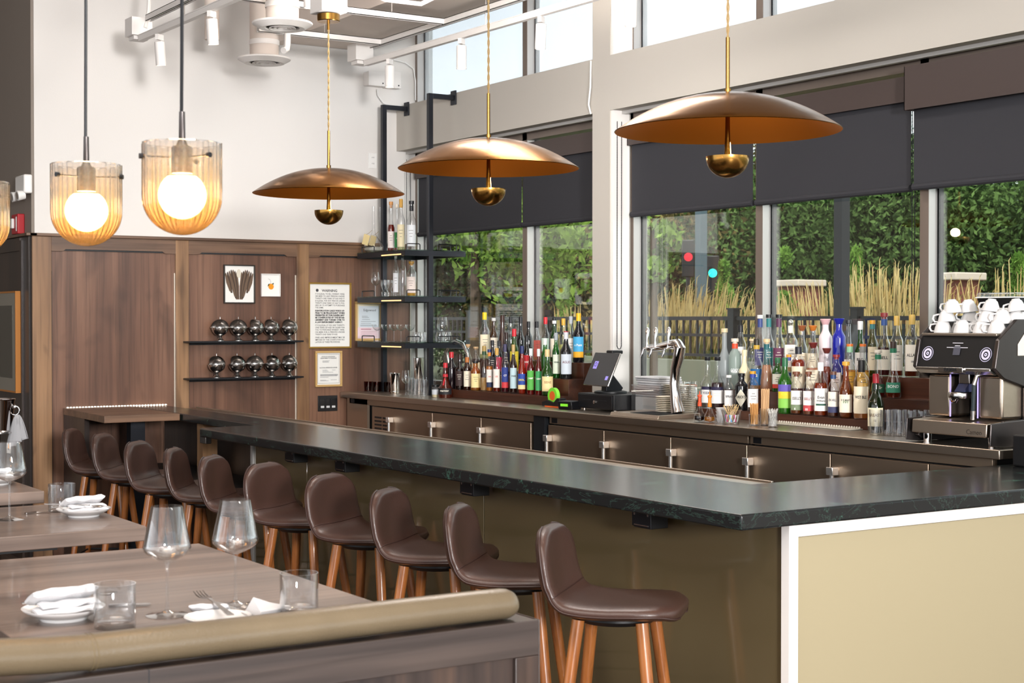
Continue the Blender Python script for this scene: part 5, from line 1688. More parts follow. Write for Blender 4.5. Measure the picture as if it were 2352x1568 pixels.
for k in range(8):
    a = R(150 + 20 * k)
    G().box(-.004, .004, -.001, .001, 0, .04).xf(Matrix.Translation((.034 * math.cos(a), .034 * math.sin(a), .012)) @ Matrix.Rotation(a + 1.57, 4, 'Z') @ Matrix.Rotation(.3 if k % 2 else -.3, 4, 'Y')).build('sachet', colm(['4AA0D8', 'F0F0F0', 'E05A90', 'F2F2F2'][k % 4], .5), t)
for i, (px, X, h_, n_, c_, lb, hg) in enumerate([(1732, 5.44, .115, 22, 'D9A060', 'glass of short wooden coffee stirrers', .06), (1757, 5.50, .19, 26, 'E3B98A', 'tall glass of pale wooden straws', .09), (1775, 5.43, .095, 30, 'E9E6E0', 'tumbler of thin white cocktail picks', .075)]):
    p = at(px, 975, X=X)
    t = thing('stirrer_glass', lb, 'glass of stirrers', (X, p.y, CT), 0, 'glasses of stirrers and straws')
    G().lathe([(.001, .006), (.024, .006), (.026, hg), (.028, hg), (.026, 0), (.001, 0)], 24).build('glass_body', M['clear'], t)
    for k in range(n_):
        a = 2.4 * k
        q1 = .020 * math.sqrt(k / n_)
        q2 = q1 * (1.15 if i < 2 else 1.5)
        G().tube([(q1 * math.cos(a + (.0 if i < 2 else 2.)), q1 * math.sin(a + (0 if i < 2 else 2.)), .008), (q2 * math.cos(a + .5), q2 * math.sin(a + .5), h_ + .004 * math.sin(k * 5))], .0026 if i < 2 else .001, 5).build(['stirrer', 'straw', 'cocktail_pick'][i], colm(c_, .6), t)

# ================================================================== COFFEE MACHINE
mx, my = 5.40, 4.93      # front left foot (far end), faces -X
t = thing('coffee_machine', 'large grey and steel coffee machine on the end of the worktop', 'coffee machine', (5.40, 4.68, CT))
ya, yb = -.235, .235
body = [(.13, .0), (.60, .0), (.60, .56), (.10, .56), (-.02, .47), (-.045, .345), (.015, .30), (.16, .26), (.16, .12), (.02, .115), (-.03, .03), (.0, .012)]
G().prism([(a, b) for a, b in body][::-1], 'y', ya - .0, ya + .022).build('side_panel', 'gunmetal', t, .004)
G().prism([(a, b) for a, b in body][::-1], 'y', yb - .022, yb).build('side_panel', 'gunmetal', t, .004)
G().prism([(.10, .40), (.5, .40), (.5, .515), (.16, .515), (.10, .45)][::-1], 'y', ya - .004, ya).build('pale_side_window', colm('E4DDD0', .4), t, .003)
G().box(.17, .58, ya + .023, yb - .023, .10, .505).build('core', 'black', t)
G().box(-.01, .58, ya + .023, yb - .023, .485, .497).build('cup_tray', 'steel', t, .002)
dm = G().prism([(-.0, .485), (.05, .485), (.05, .345), (-.035, .345)][::-1], 'y', ya + .023, yb - .023).build('display_housing', 'blackm', t)


def disp(y, z):
    """point on the tilted display"""
    f_ = (z - .345) / .14
    return Vector((-.036 + .035 * f_ - .001, y, z))


dn = Vector((-.14, 0, .035)).normalized()
vx, vy = Vector((0, -1, 0)), Vector((.035, 0, .14)).normalized()
for (yc, nm_) in ((.165, 'left'), (-.165, 'right')):
    for (r0, r1) in ((.030, .0325), (.014, .024), (.003, .008)):
        g = G()
        vs, n_ = [], 28
        c_ = disp(yc, .405)
        for k in range(n_):
            a = 2 * math.pi * k / n_
            dvec = vx * math.cos(a) + vy * math.sin(a)
            vs += [c_ + dvec * r0 + dn * .001, c_ + dvec * r1 + dn * .001]
        g.add(vs, [(2 * k, 2 * k + 1, (2 * k + 3) % (2 * n_), (2 * k + 2) % (2 * n_)) for k in range(n_)])
        g.build('dial_ring', pr('pale violet graphic', 'B9B4CE', .5, emit=.35, ecol='C8C4E0') if 'pale violet graphic' not in bpy.data.materials else bpy.data.materials['pale violet graphic'], t)
g = G()
for (y0, y1, z) in ((.03, -.03, .452), (.015, -.015, .44), (.06, -.06, .432)):
    a, b = disp(y0, z) + dn * .001, disp(y1, z) + dn * .001
    g.add([a, b, b + vy * .003, a + vy * .003], [(0, 1, 2, 3)])
g.build('display_text', colm('D8D6E0', .5), t)
g = G()
a = disp(.02, .40) + dn * .001
g.add([a, a + vx * .04, a + vx * .04 + vy * .04, a + vy * .04], [(0, 1, 2, 3)])
g.build('display_icon', colm('4A4A55', .5), t)
lip = G().prism([(-.05, .345), (.05, .345), (.05, .322), (-.02, .315), (-.052, .333)][::-1], 'y', ya + .023, yb - .023).build('silver_lip', 'satin', t, .003)
G().prism([(-.062, .346), (-.04, .346), (-.04, .318), (-.062, .324)][::-1], 'y', -.07, .07).build('badge', 'satin', lip, .002)
flat_text('badge_lettering', 'EVERSYS', .019, 'ink', (-.0635, 0, .335), (0, -1, 0), (0, 0, 1), lip, bold=.0008)
for s in (1, -1):
    G().box(.03, .17, s * .145 - .065 if s > 0 else s * .145 - .065, s * .145 + .065, .12, .31).build('brushed_side_panel', 'steel', t, .012)
    G().box(.028, .031, s * .078 - .003, s * .078 + .003, .12, .31).build('violet_light_line', pr('violet line', 'A89AE0', .5, emit=.8, ecol='A89AE0') if 'violet line' not in bpy.data.materials else bpy.data.materials['violet line'], t)
G().box(.165, .17, -.075, .075, .12, .31).build('dark_backplate', 'blackm', t)
G().box(.03, .08, -.03, .03, .27, .34).build('spout_neck', 'satin', t, .004)
G().prism([(.03, .27), (.08, .27), (.07, .235), (.0, .235)][::-1], 'y', -.025, .03).build('spout_wedge', colm('3B3F5A', .2), t)
G().lathe([(0, .205), (.05, .205), (.052, .21), (.052, .228), (.05, .232), (0, .232)], 30, (.04, .03, 0)).build('brew_head', 'satin', t)
G().tube([(.0, .05, .205), (.0, .04, .190), (.0, .02, .190), (.0, .01, .205)], .007, 8).build('twin_spout', 'chrome', t)
G().tube([(.02, -.12, .325), (-.01, -.105, .31), (-.015, -.095, .27)], .010, 12).build('steam_elbow', 'satin', t)
G().tube([(-.015, -.095, .27), (-.01, -.085, .155)], .0095, 12).build('steam_wand', colm('2A3438', .3), t)
G().tube([(-.01, -.085, .155), (-.008, -.083, .115)], .0105, 12).build('wand_tip', 'satin', t)
G().prism([(-.075, .045), (-.07, .105), (.16, .118), (.16, .06)][::-1], 'y', ya + .0225, yb - .0225).build('drip_tray', 'steel', t, .004)
G().prism([(-.085, .01), (-.078, .108), (.16, .12), (.16, .001), (.0, .001)][::-1], 'y', ya - .008, ya + .0).build('tray_cheek', 'gunmetal', t, .006)
G().prism([(-.085, .01), (-.078, .108), (.16, .12), (.16, .001), (.0, .001)][::-1], 'y', yb, yb + .004).build('tray_cheek', 'gunmetal', t, .006)
flat_text('tray_lettering', 'Cameo', .030, 'satin', (-.0745, -.145, .065), (0, -1, 0), (0.005, 0, .06), t, bold=.0002)
for s in (ya + .05, yb - .05):
    G().lathe([(.018, 0), (.02, .03), (.02, .045)], 14, (.0, s, 0)).build('foot', 'chrome', t)

# cups piled on the machine
_cup = None


def cup(px, py, X, z, lb, rz=0., tilt=(0, 0)):
    global _cup
    p = at(px, py, X=X)
    if _cup is None:
        _cup = thing('white_cup', lb, 'cup', (X, p.y, z), rz, 'white cups on the coffee machine')
        # upside down cup: rim at the bottom
        G().lathe([(.041, 0), (.0415, .001), (.036, .025), (.026, .048), (.018, .054), (.018, .058), (.015, .058), (.001, .056)], 28).build('cup_body', 'porc', _cup)
        G().tube([(.040 * 1, 0, .006), (.056, 0, .008), (.064, 0, .022), (.058, 0, .037), (.040, 0, .040), (.030, 0, .040)], [.004, .0045, .005, .0045, .004, .004], 8).build('handle', 'porc', _cup)
        t_ = _cup
    else:
        t_ = dup(_cup, (X, p.y, z), rz, lb)
    t_.rotation_euler = (tilt[0], tilt[1], rz)
    return t_


CZ = CT + .4985
CUPS = [(2166, 755, 5.45, 0, 2.1, 'white cup at the left end of the bottom row'), (2211, 755, 5.45, 0, -1.5, 'white cup in the bottom row, handle toward the room'), (2256, 755, 5.45, 0, 2.3, 'white cup in the bottom row under the handles, third'), (2290, 755, 5.45, 0, 2.2, 'white cup in the bottom row, fourth from the left'),
        (2175, 735, 5.47, 1, 2.1, 'white cup resting on the leftmost pair'), (2266, 735, 5.47, 1, 2.2, 'white cup stacked above the third'), (2302, 735, 5.5, 1, 2.5, 'white cup stacked above the fourth'),
        (2188, 715, 5.49, 2, 2.1, 'white cup topping the left pile'), (2275, 715, 5.49, 2, 2.1, 'white cup topping the middle pile'), (2226, 712, 5.56, 2, 2.5, 'white cup behind, between two piles'),
        (2205, 735, 5.56, 0, 1.0, 'white cup in the rear row, left'), (2240, 735, 5.56, 0, 1.3, 'white cup in the rear row, middle'), (2226, 712, 5.56, 1, 2., 'white cup in the rear row, second layer'), (2322, 730, 5.56, 0, 1.2, 'white cup in the rear row, right'), (2330, 730, 5.56, 1, 2.2, 'white cup near the frame edge, second layer'), (2336, 720, 5.56, 2, 2.0, 'white cup near the frame edge, on top')]
for (px, py, X, lv, rz, lb) in CUPS:
    k_ = CUPS.index((px, py, X, lv, rz, lb))
    cup(px, py, X, CZ + lv * .047, lb, rz - .2 + .5 * math.sin(k_ * 2.3), (.16 * math.sin(k_ * 1.7) * min(lv, 1), .16 * math.cos(k_ * 2.9) * min(lv, 1)))
p = at(2300, 690, X=5.75)
t = thing('takeaway_tray', 'black plastic food tray with clear lid behind the cups', 'food container', (5.78, p.y - .05, CZ + .115))
G().prism([(-.11, 0), (.11, 0), (.13, .045), (-.13, .045)], 'y', -.11, .11).build('tray_base', 'blackm', t, .006)
G().box(-.132, .132, -.112, .112, .046, .068).build('clear_lid', M['clear'], t, .01)
G().box(-.134, .134, -.114, .114, .044, .049).build('lid_rim', 'white', t, .001)
t2 = tag(box('cup_rack_box', 'white', 5.66, 5.90, p.y - .16, p.y + .06, CZ + .001, CZ + .114, None, .01), 'white box under the plastic food tray, behind the cups', 'box')

# ================================================================== BAR STOOLS
def shell(u):
    """centre line of the upholstered shell: u 0 at the top of the back, 1 at the seat front -> (x, z, half width)"""
    pts = [(-.225, .262), (-.222, .20), (-.212, .12), (-.195, .06), (-.155, .018), (-.09, .0), (0, -.004), (.10, .0), (.19, .002), (.235, -.012)]
    f_ = u * (len(pts) - 1)
    i = min(int(f_), len(pts) - 2)
    a = f_ - i
    P_ = [pts[max(i - 1, 0)], pts[i], pts[i + 1], pts[min(i + 2, len(pts) - 1)]]

    def cr(k):
        p0, p1, p2, p3 = [q[k] for q in P_]
        return .5 * (2 * p1 + (p2 - p0) * a + (2 * p0 - 5 * p1 + 4 * p2 - p3) * a * a + (3 * p1 - p0 - 3 * p2 + p3) * a ** 3)
    # half width with rounded ends
    e = .235
    if u < e:
        s = 1 - u / e
        hw = .205 * (max(0, 1 - s ** 2.8)) ** (1 / 2.1)
    elif u > 1 - .26:
        s = (u - .74) / .26
        hw = .215 * (max(0, 1 - s ** 2.3)) ** (1 / 2.0)
    else:
        hw = .205 + .010 * min(1, (u - e) / .3)
    if .3 < u < .5:
        hw -= .006 * math.sin((u - .3) / .2 * math.pi)
    return cr(0), cr(1), max(hw, .004)


def shell_part(u0, u1, nu, nv=18, T=.029):
    g = G()
    top, bot = [], []
    for i in range(nu + 1):
        # finer spacing at the rounded ends
        q = i / nu
        if u0 < .01:
            q = .35 * q + .65 * (1 - math.cos(q * math.pi / 2))
        else:
            q = .35 * q + .65 * math.sin(q * math.pi / 2)
        u = u0 + (u1 - u0) * q
        x, z, hw = shell(u)
        x2, z2, _ = shell(min(u + .01, 1))
        x1, z1, _ = shell(max(u - .01, 0))
        tx, tz = x2 - x1, z2 - z1
        l = math.hypot(tx, tz) or 1
        nx, nz = -tz / l, tx / l      # normal
        if nx * 1 + nz * 1 < 0:
            nx, nz = -nx, -nz
        ends = min(1, (min(u, 1 - u) / .035)) ** .5 if min(u, 1 - u) < .035 else 1
        if (u0 < .01 and i == 0) or (u1 > .99 and i == nu):
            ends = 0
        for j in range(nv + 1):
            v = -1 + 2 * j / nv
            vv = math.sin(v * math.pi / 2)
            th = T * (max(0, 1 - abs(vv) ** 5)) ** .5 * ends
            curl = .030 * (vv * hw / .205) ** 2 * (1 if u < .35 else .35 if u > .5 else 1 - .65 * (u - .35) / .15)
            cxx, czz = x + nx * curl, z + nz * curl
            top.append((cxx + nx * th, vv * hw, czz + nz * th))
            bot.append((cxx - nx * th * .85, vv * hw, czz - nz * th * .85))
    n = nv + 1
    o_ = len(top)
    fs = []
    for i in range(nu):
        for j in range(nv):
            a = i * n + j
            fs.append((a, a + 1, a + n + 1, a + n))
            fs.append((o_ + a + 1, o_ + a, o_ + a + n, o_ + a + n + 1))
    g.add(top + bot, fs)
    return g


def weld_round(o, xs, zmin):
    """join the two skins of the cushion and ease its rounded ends"""
    import bmesh
    bm = bmesh.new()
    bm.from_mesh(o.data)
    bmesh.ops.remove_doubles(bm, verts=bm.verts, dist=.0006)
    vs = [v for v in bm.verts if (v.co.z > zmin if zmin else v.co.x > xs)]
    for _ in range(7):
        bmesh.ops.smooth_vert(bm, verts=vs, factor=.5, use_axis_x=True, use_axis_y=True, use_axis_z=True)
    bm.to_mesh(o.data)
    bm.free()
    o.data.polygons.foreach_set('use_smooth', [True] * len(o.data.polygons))
    o.data.update()


def make_stool(lb):
    t = thing('bar_stool', lb, 'bar stool', (0, 0, 0), 0, 'brown leather bar stools along the bar')
    sz = .745
    US = .40
    bk = shell_part(0.0005, US, 26).move((0, 0, sz)).build('backrest', 'leather', t, ang=80)
    weld_round(bk, 0, sz + .222)
    st_ = shell_part(US, .9995, 34).move((0, 0, sz)).build('seat', 'leather', t, ang=80)
    weld_round(st_, .19, 0)
    # piping around the edge and a stitched seam across
    for s in (-1, 1):
        pts = []
        for k in range(64):
            u = .006 + .986 * (.5 - .5 * math.cos(k / 63 * math.pi)) ** 1.0
            x, z, hw = shell(u)
            curl = .030 * (hw / .205) ** 2 * (1 if u < .35 else .35 if u > .5 else 1 - .65 * (u - .35) / .15)
            x2, z2, _ = shell(min(u + .01, 1))
            x1, z1, _ = shell(max(u - .01, 0))
            l = math.hypot(x2 - x1, z2 - z1) or 1
            nx, nz = -(z2 - z1) / l, (x2 - x1) / l
            if nx + nz < 0:
                nx, nz = -nx, -nz
            pts.append((x + nx * (curl - .006), s * (hw + .0012), z + nz * (curl - .006) + sz))
        G().tube(pts, .0032, 6).build('piping', 'leatherd', t)
    x, z, hw = shell(US)
    x2, z2, _ = shell(US + .01)
    x1, z1, _ = shell(US - .01)
    l = math.hypot(x2 - x1, z2 - z1)
    nx, nz = -(z2 - z1) / l, (x2 - x1) / l
    if nx + nz < 0:
        nx, nz = -nx, -nz
    pts = []
    for k in range(17):
        vv = math.sin((-1 + 2 * k / 16) * math.pi / 2 * .985)
        th = .029 * (1 - abs(vv) ** 5) ** .5
        c_ = .030 * vv * vv * .78 + th + .0002
        pts.append((x + nx * c_, vv * hw, z + nz * c_ + sz))
    G().tube(pts, .0022, 5).build('seam', 'leatherd', t)
    G().lathe([(.0, -.045), (.12, -.045), (.14, -.03), (.14, -.022), (0, -.022)], 28, (.01, 0, sz)).build('under_plate', 'blackm', t)
    tops, bots = [], []
    for (sx, sy) in ((1, 1), (1, -1), (-1, 1), (-1, -1)):
        a, b = Vector((.01 + sx * .105, sy * .105, sz - .03)), Vector((.01 + sx * .19, sy * .19, .0))
        G().tube([a, a.lerp(b, .45), a.lerp(b, .8), b], [.0215, .020, .0165, .0135], 16).build('leg', 'legwood', t)
        m_ = a.lerp(b, .68)
        tops.append(m_)
    o4 = [tops[0], tops[1], tops[3], tops[2]]
    for k in range(4):
        G().tube([o4[k], o4[(k + 1) % 4]], .006, 8).build('footrest_bar', 'black', t)
    return t


ST = [(1265, 1212, -49, 'nearest brown leather bar stool, its seat and legs in full view'), (1049, 1165, -46, 'second nearest bar stool, seen narrow behind the tan booth rail'),
      (886, 1128, -50, 'third bar stool from the camera, with white crumbs on its seat'), (750, 1094, -58, 'fourth bar stool from the camera, its wide back facing us'),
      (606, 1068, -56, 'fifth bar stool from the camera, wide back behind the right wine glass'), (484, 1051, -43, 'sixth bar stool from the camera, behind the left wine glass'),
      (397, 1033, -36, 'seventh bar stool from the camera'), (313, 1017, -42, 'eighth bar stool from the camera, third from the wall end'),
      (233, 999, -38, 'second stool from the far end of the row'), (162, 988, -33, 'farthest bar stool, at the wall end of the row')]
first = None
for (px, py, th, lb) in ST:
    p = at(px, py, Z=.995)
    c_, s_ = math.cos(R(th)), math.sin(R(th))
    loc = (p.x + .215 * c_, p.y + .215 * s_, 0)
    if first is None:
        first = make_stool(lb)
        first.location = loc
        first.rotation_euler = (0, 0, R(th))
    else:
        dup(first, loc, R(th), lb)

# ================================================================== TABLES
def table(name_lb, x0, x1, y0, y1, leg=(0, 0)):
    t = thing('high_table', name_lb, 'table', ((x0 + x1) / 2, (y0 + y1) / 2, 0), 0, 'stained oak high tables')
    w, d = (x1 - x0) / 2, (y1 - y0) / 2
    G().box(-w, w, -d, d, TZ - .045, TZ).build('tabletop', 'tablewood', t, .003)
    G().box(-.05, .05, -.05, .05, .02, TZ - .045).build('pedestal', 'blackm', t, .004)
    G().box(-.28, .28, -.28, .28, 0, .02).build('base_plate', 'blackm', t, .004)
    G().box(-.2, .2, -.3, .3, TZ - .06, TZ - .045).build('top_plate', 'blackm', t)


table('nearest high table, set with two wine glasses behind the booth rail', .82, 1.617, 2.98, 4.16)
table('second high table from the camera, with a plate and tumbler', .70, 1.613, 4.59, 5.32)
table('third high table, its corner showing at the left edge', .70, 1.625, 5.74, 6.42)


def plate(px, py, lb, sc=1., rz=0.):
    p = at(px, py, Z=TZ)
    t = thing('side_plate', lb, 'plate', (p.x, p.y, TZ), rz, 'white plates on the tables')
    t.scale = (sc, sc, sc)
    G().lathe([(.001, .003), (.045, .003), (.046, 0), (.049, 0), (.052, .006), (.078, .018), (.086, .024), (.087, .026), (.078, .021), (.052, .009), (.001, .006)], 48).build('plate_dish', 'porc', t)
    return p


def napkin(p, z, lb, rz, sc=1., parts=3):
    t = thing('folded_napkin', lb, 'napkin', (p.x, p.y, z), rz, 'folded white napkins on the tables')
    t.scale = (sc, sc, sc)

    def pad(w, d, h, dx, dy, dz, tilt=0., tw=0.):
        g = G()
        n_, m_ = 14, 8
        vs = []
        for i in range(n_ + 1):
            for j in range(m_):
                a = 2 * math.pi * j / m_
                x = -w + 2 * w * i / n_
                e = (1 - abs(x / w) ** 8) ** .5 * .7 + .3
                vs.append((x, d * math.copysign(abs(math.cos(a)) ** .6, math.cos(a)) + .003 * math.sin(i * 1.3), h * math.copysign(abs(math.sin(a)) ** .7, math.sin(a)) * e + .0015 * math.sin(i * .9 + j)))
        fs = [(i * m_ + j, i * m_ + (j + 1) % m_, (i + 1) * m_ + (j + 1) % m_, (i + 1) * m_ + j) for i in range(n_) for j in range(m_)]
        fs += [tuple(range(m_))[::-1], tuple(n_ * m_ + j for j in range(m_))]
        g.add(vs, fs)
        g.xf(Matrix.Translation((dx, dy, dz + h)) @ Matrix.Rotation(tw, 4, 'Z') @ Matrix.Rotation(tilt, 4, 'X'))
        return g
    pad(.068, .030, .010, 0, .012, .020, -.5, .05).build('rear_fold', 'linen', t)
    pad(.066, .024, .006, .002, -.018, .0, 0, -.06).build('lower_fold', 'linen', t)
    pad(.060, .018, .005, .006, -.014, .012, .1, .04).build('upper_fold', 'linen', t)
    return t


def cutlery(kind, p0, p1, z, lb):
    """laid from handle end p0 to working end p1 (world xy)"""
    a, b = Vector((p0[0], p0[1], z)), Vector((p1[0], p1[1], z))
    d = b - a
    L_ = d.length
    t = thing(kind, lb, 'cutlery', a, math.atan2(d.y, d.x), 'cutlery on the tables')
    t.rotation_euler = (0, -math.atan2(p1[2] if len(p1) > 2 else 0, L_), math.atan2(d.y, d.x))
    g = G()

    def strip(ws, th=.0022):
        vs = []
        for (x, w_, zz) in ws:
            vs += [(x * L_, -w_, zz), (x * L_, w_, zz), (x * L_, w_, zz + th), (x * L_, -w_, zz + th)]
        fs = []
        for i in range(len(ws) - 1):
            for k in range(4):
                fs.append((4 * i + k, 4 * i + (k + 1) % 4, 4 * i + 4 + (k + 1) % 4, 4 * i + 4 + k))
        fs += [(3, 2, 1, 0), tuple(4 * (len(ws) - 1) + k for k in range(4))]
        return G().add(vs, fs)
    if kind == 'table_knife':
        strip([(0, .006, 0), (.03, .0075, 0), (.45, .005, .002)], .005).build('handle', 'satin', t)
        strip([(.45, .005, .003), (.55, .009, .003), (.9, .0095, .003), (1, .003, .003)], .001).build('blade', 'satin', t)
    elif kind == 'dinner_fork':
        strip([(0, .0075, .002), (.05, .008, .002), (.55, .003, .006), (.66, .0035, .006), (.72, .011, .004), (.80, .0125, .002)]).build('handle', 'satin', t)
        for k in range(4):
            y = -.0105 + .007 * k
            G().tube([(.79 * L_, y, .003), (.9 * L_, y, .003), (L_, y, .007)], [.0018, .0018, .001], 6).build('tine', 'satin', t)
    else:
        strip([(0, .007, .0), (.05, .0078, 0), (.6, .003, .006), (.72, .0035, .006)]).build('handle', 'satin', t)
        G().lathe([(.001, 0), (.010, .001), (.016, .005), (.0155, .006), (.001, .002)], 20).xf(Matrix.Diagonal((1.5, 1, 1, 1))).move((.86 * L_, 0, .002)).build('spoon_bowl', 'satin', t)
    return t


# near table, left setting
p = plate(146, 1421, 'white side plate with napkin and spoon on the nearest table', 1.0)
napkin(p, TZ + .018, 'folded white napkin on the nearest plate', .05, 1.05)
q0, q1 = at(50, 1392, Z=TZ + .03), at(276, 1372, Z=TZ + .03)
cutlery('table_spoon', (q0.x, q0.y), (q1.x, q1.y, .0), TZ + .036, 'silver spoon lying across the napkin on the nearest plate')
q0, q1 = at(250, 1394, Z=TZ), at(346, 1390, Z=TZ)
cutlery('table_knife', (q0.x, q0.y), (q1.x, q1.y), TZ + .001, 'silver knife lying flat behind the tumbler on the nearest table')
# near table, right setting
p = at(480, 1418, Z=TZ)
napkin(p, TZ, 'crumpled white napkin beneath the fork beside the booth rail', -.6, .62)
p = plate(500, 1436, 'white side plate half hidden by the booth rail, right setting', .8)
p = at(612, 1405, Z=TZ)
t = thing('folded_napkin', 'white napkin with a pointed corner right of the knife', 'napkin', (p.x, p.y, TZ), .4, 'folded white napkins on the tables')
G().add([(-.05, -.03, 0), (.05, -.03, 0), (.045, .03, 0), (-.035, .035, 0), (-.05, -.03, .012), (.05, -.03, .008), (.04, .028, .012), (-.01, .03, .032)], [(0, 3, 2, 1), (4, 5, 6, 7), (0, 1, 5, 4), (1, 2, 6, 5), (2, 3, 7, 6), (3, 0, 4, 7)]).build('napkin_cloth', 'linen', t, .002)
q0, q1 = at(530, 1420, Z=TZ + .02), at(455, 1380, Z=TZ + .02)
cutlery('dinner_fork', (q0.x, q0.y), (q1.x, q1.y, .012), TZ + .024, 'silver fork with tines pointing away, leaning on the crumpled napkin')
q0, q1 = at(580, 1420, Z=TZ + .012), at(497, 1386, Z=TZ + .012)
cutlery('table_knife', (q0.x, q0.y), (q1.x, q1.y, .0), TZ + .012, 'silver knife resting right of the fork before the wine glass')
# second table
p = plate(192, 1185, 'white side plate with napkin on the second table', 1.0)
napkin(p, TZ + .018, 'folded white napkin on the second table plate', .1, 1.0)
q0, q1 = at(105, 1167, Z=TZ + .02), at(245, 1178, Z=TZ + .02)
cutlery('table_spoon', (q0.x, q0.y), (q1.x, q1.y, 0), TZ + .034, 'silver spoon sticking out left of the plate on the second table')
q0, q1 = at(58, 1181, Z=TZ), at(112, 1176, Z=TZ)
cutlery('table_knife', (q0.x, q0.y), (q1.x, q1.y), TZ + .001, 'silver knife lying on the second table left of the tumbler')
# third table
p = plate(-10, 1112, 'white side plate on the third table at the left edge', 1.0)
napkin(p, TZ + .018, 'folded white napkin on the third table plate', .2, .9)

# wine bucket with napkin at the left edge
q = at(-4, 916, X=2.45)
t = thing('wine_bucket', 'chrome wine bucket with ring handle and grey napkin at the left edge', 'wine bucket', (2.45, q.y, 0))
zr = q.z
G().lathe([(.001, zr - .20), (.075, zr - .20), (.08, zr - .19), (.098, zr - .01), (.104, zr), (.100, zr + .002), (.095, zr - .01)], 36).build('bucket', 'chrome', t)
G().lathe([(.001, zr - .21), (.09, zr - .21), (.09, zr - .2), (.001, zr - .2)], 30).build('stand_ring', 'satin', t)
G().tube([(0, 0, zr - .2), (0, 0, .03)], .012, 12).build('stand_pole', 'satin', t)
G().lathe([(0, 0), (.14, 0), (.13, .015), (.02, .03), (0, .03)], 30).build('stand_foot', 'satin', t)
a0 = Vector((.085, -.06, zr - .05))
rg = [a0 + Vector((.84 * .028 * math.cos(R(k * 24)), -.54 * .028 * math.cos(R(k * 24)), .028 * math.sin(R(k * 24)) - .02)) for k in range(16)]
G().tube(rg, .004, 8).build('ring_handle', 'chrome', t)
G().lathe([(.001, -.014), (.012, -.008), (.014, 0), (.012, .008), (.001, .014)], 14, tuple(a0)).build('handle_boss', 'chrome', t)
g = G()
vs = []
for i in range(9):
    f_ = i / 8
    for j in range(13):
        s = j / 12 * 2 - 1
        w_ = .012 + .06 * f_ ** .7
        vs.append((a0.x + .84 * s * w_ + .01 + .012 * math.sin(j * 1.9) * f_, a0.y - .54 * s * w_ - .02 - .016 * math.sin(j * 2.1) * f_, a0.z - .045 - .17 * f_ * (1 - .22 * s) - .01 * abs(math.sin(j * 1.3)) * f_))
g.add(vs, [(i * 13 + j, i * 13 + j + 1, (i + 1) * 13 + j + 1, (i + 1) * 13 + j) for i in range(8) for j in range(12)])
nk = g.build('hanging_napkin', 'greylinen', t)
sm = nk.modifiers.new('thickness', 'SOLIDIFY')
sm.thickness = .003

# ================================================================== BOOTH
BY = 2.75
t = thing('booth', 'smoked oak booth with a padded tan leather top rail in the foreground', 'booth', (1.0, BY, 0))
cl = []
for (px, py) in [(-120, 1513), (-50, 1510), (0, 1508), (100, 1504), (200, 1497), (300, 1485), (500, 1462), (700, 1439), (900, 1414), (1100, 1391), (1150, 1386)]:
    cl.append(at(px, py, Y=BY + (0 if px > 200 else -.02 * (200 - px) / 300)))
r0 = .0325
pts = [v - Vector((1.0, BY, 0)) for v in cl]
e = (pts[-1] - pts[-2]).normalized()
seq = pts + [pts[-1] + e * .012, pts[-1] + e * .024, pts[-1] + e * .031]
rs = [r0] * len(pts) + [r0 * .96, r0 * .8, r0 * .45]
G().tube(seq, rs, 28).xf(Matrix.Diagonal((1, 1.35, 1, 1))).build('leather_rail', 'tan', t, ang=60)
sx = at(205, 1497, Y=BY)
for k in (-.004, .004):
    c_ = Vector((sx.x - 1.0 + k, sx.y - BY, sx.z))
    pp = [c_ + Vector((0, 1.35 * (r0 + .0004) * math.cos(R(a)), (r0 + .0004) * math.sin(R(a)))) for a in range(0, 361, 20)]
    G().tube(pp, .0012, 5).build('seam', colm('6E6048', .5), t)
zt = min(v.z for v in cl) - r0 + .001
xr = 1.806 - 1.0
y0, y1 = -.055, .06
G().box(-.9, xr, y0 + .012, y1, 0, zt - .002).build('back_panel', 'boothwood', t)
G().box(-.9, xr, y0, y0 + .012, zt - .075, zt).build('top_rail', 'boothwoodh', t, .002)
G().box(xr - .06, xr, y0, y0 + .012, 0, zt - .0752).build('stile', 'boothwood', t, .002)
x_ = at(340, 1540, Y=BY - .05).x - 1.0
G().box(x_ - .03, x_ + .03, y0, y0 + .012, 0, zt - .0752).build('stile', 'boothwood', t, .002)
G().box(x_ - .001, x_ + .001, y0 - .0004, y0 + .012, 0, zt + .0002).build('panel_joint', 'gasket', t)
G().box(xr - .001, xr + .002, y0, y1 + .1, 0, zt).build('end_panel', 'boothwood', t, .001)

# ================================================================== OUTSIDE
t = tag(box('garden_ground', pr('garden ground', '6E6A4E', .95, var=('4E5A34', (.6, .6, .6), 3)), 6.2, 90, -40, 90, -.3, -.02), 'planted ground outside the windows', 'ground')
t['kind'] = 'stuff'
# low wall
tag(box('planter_wall', colm('77786B', .8), 10.25, 10.52, 0, 16.5, -.019, 1.26), 'long low grey-green garden wall under the metal railing', 'garden wall')
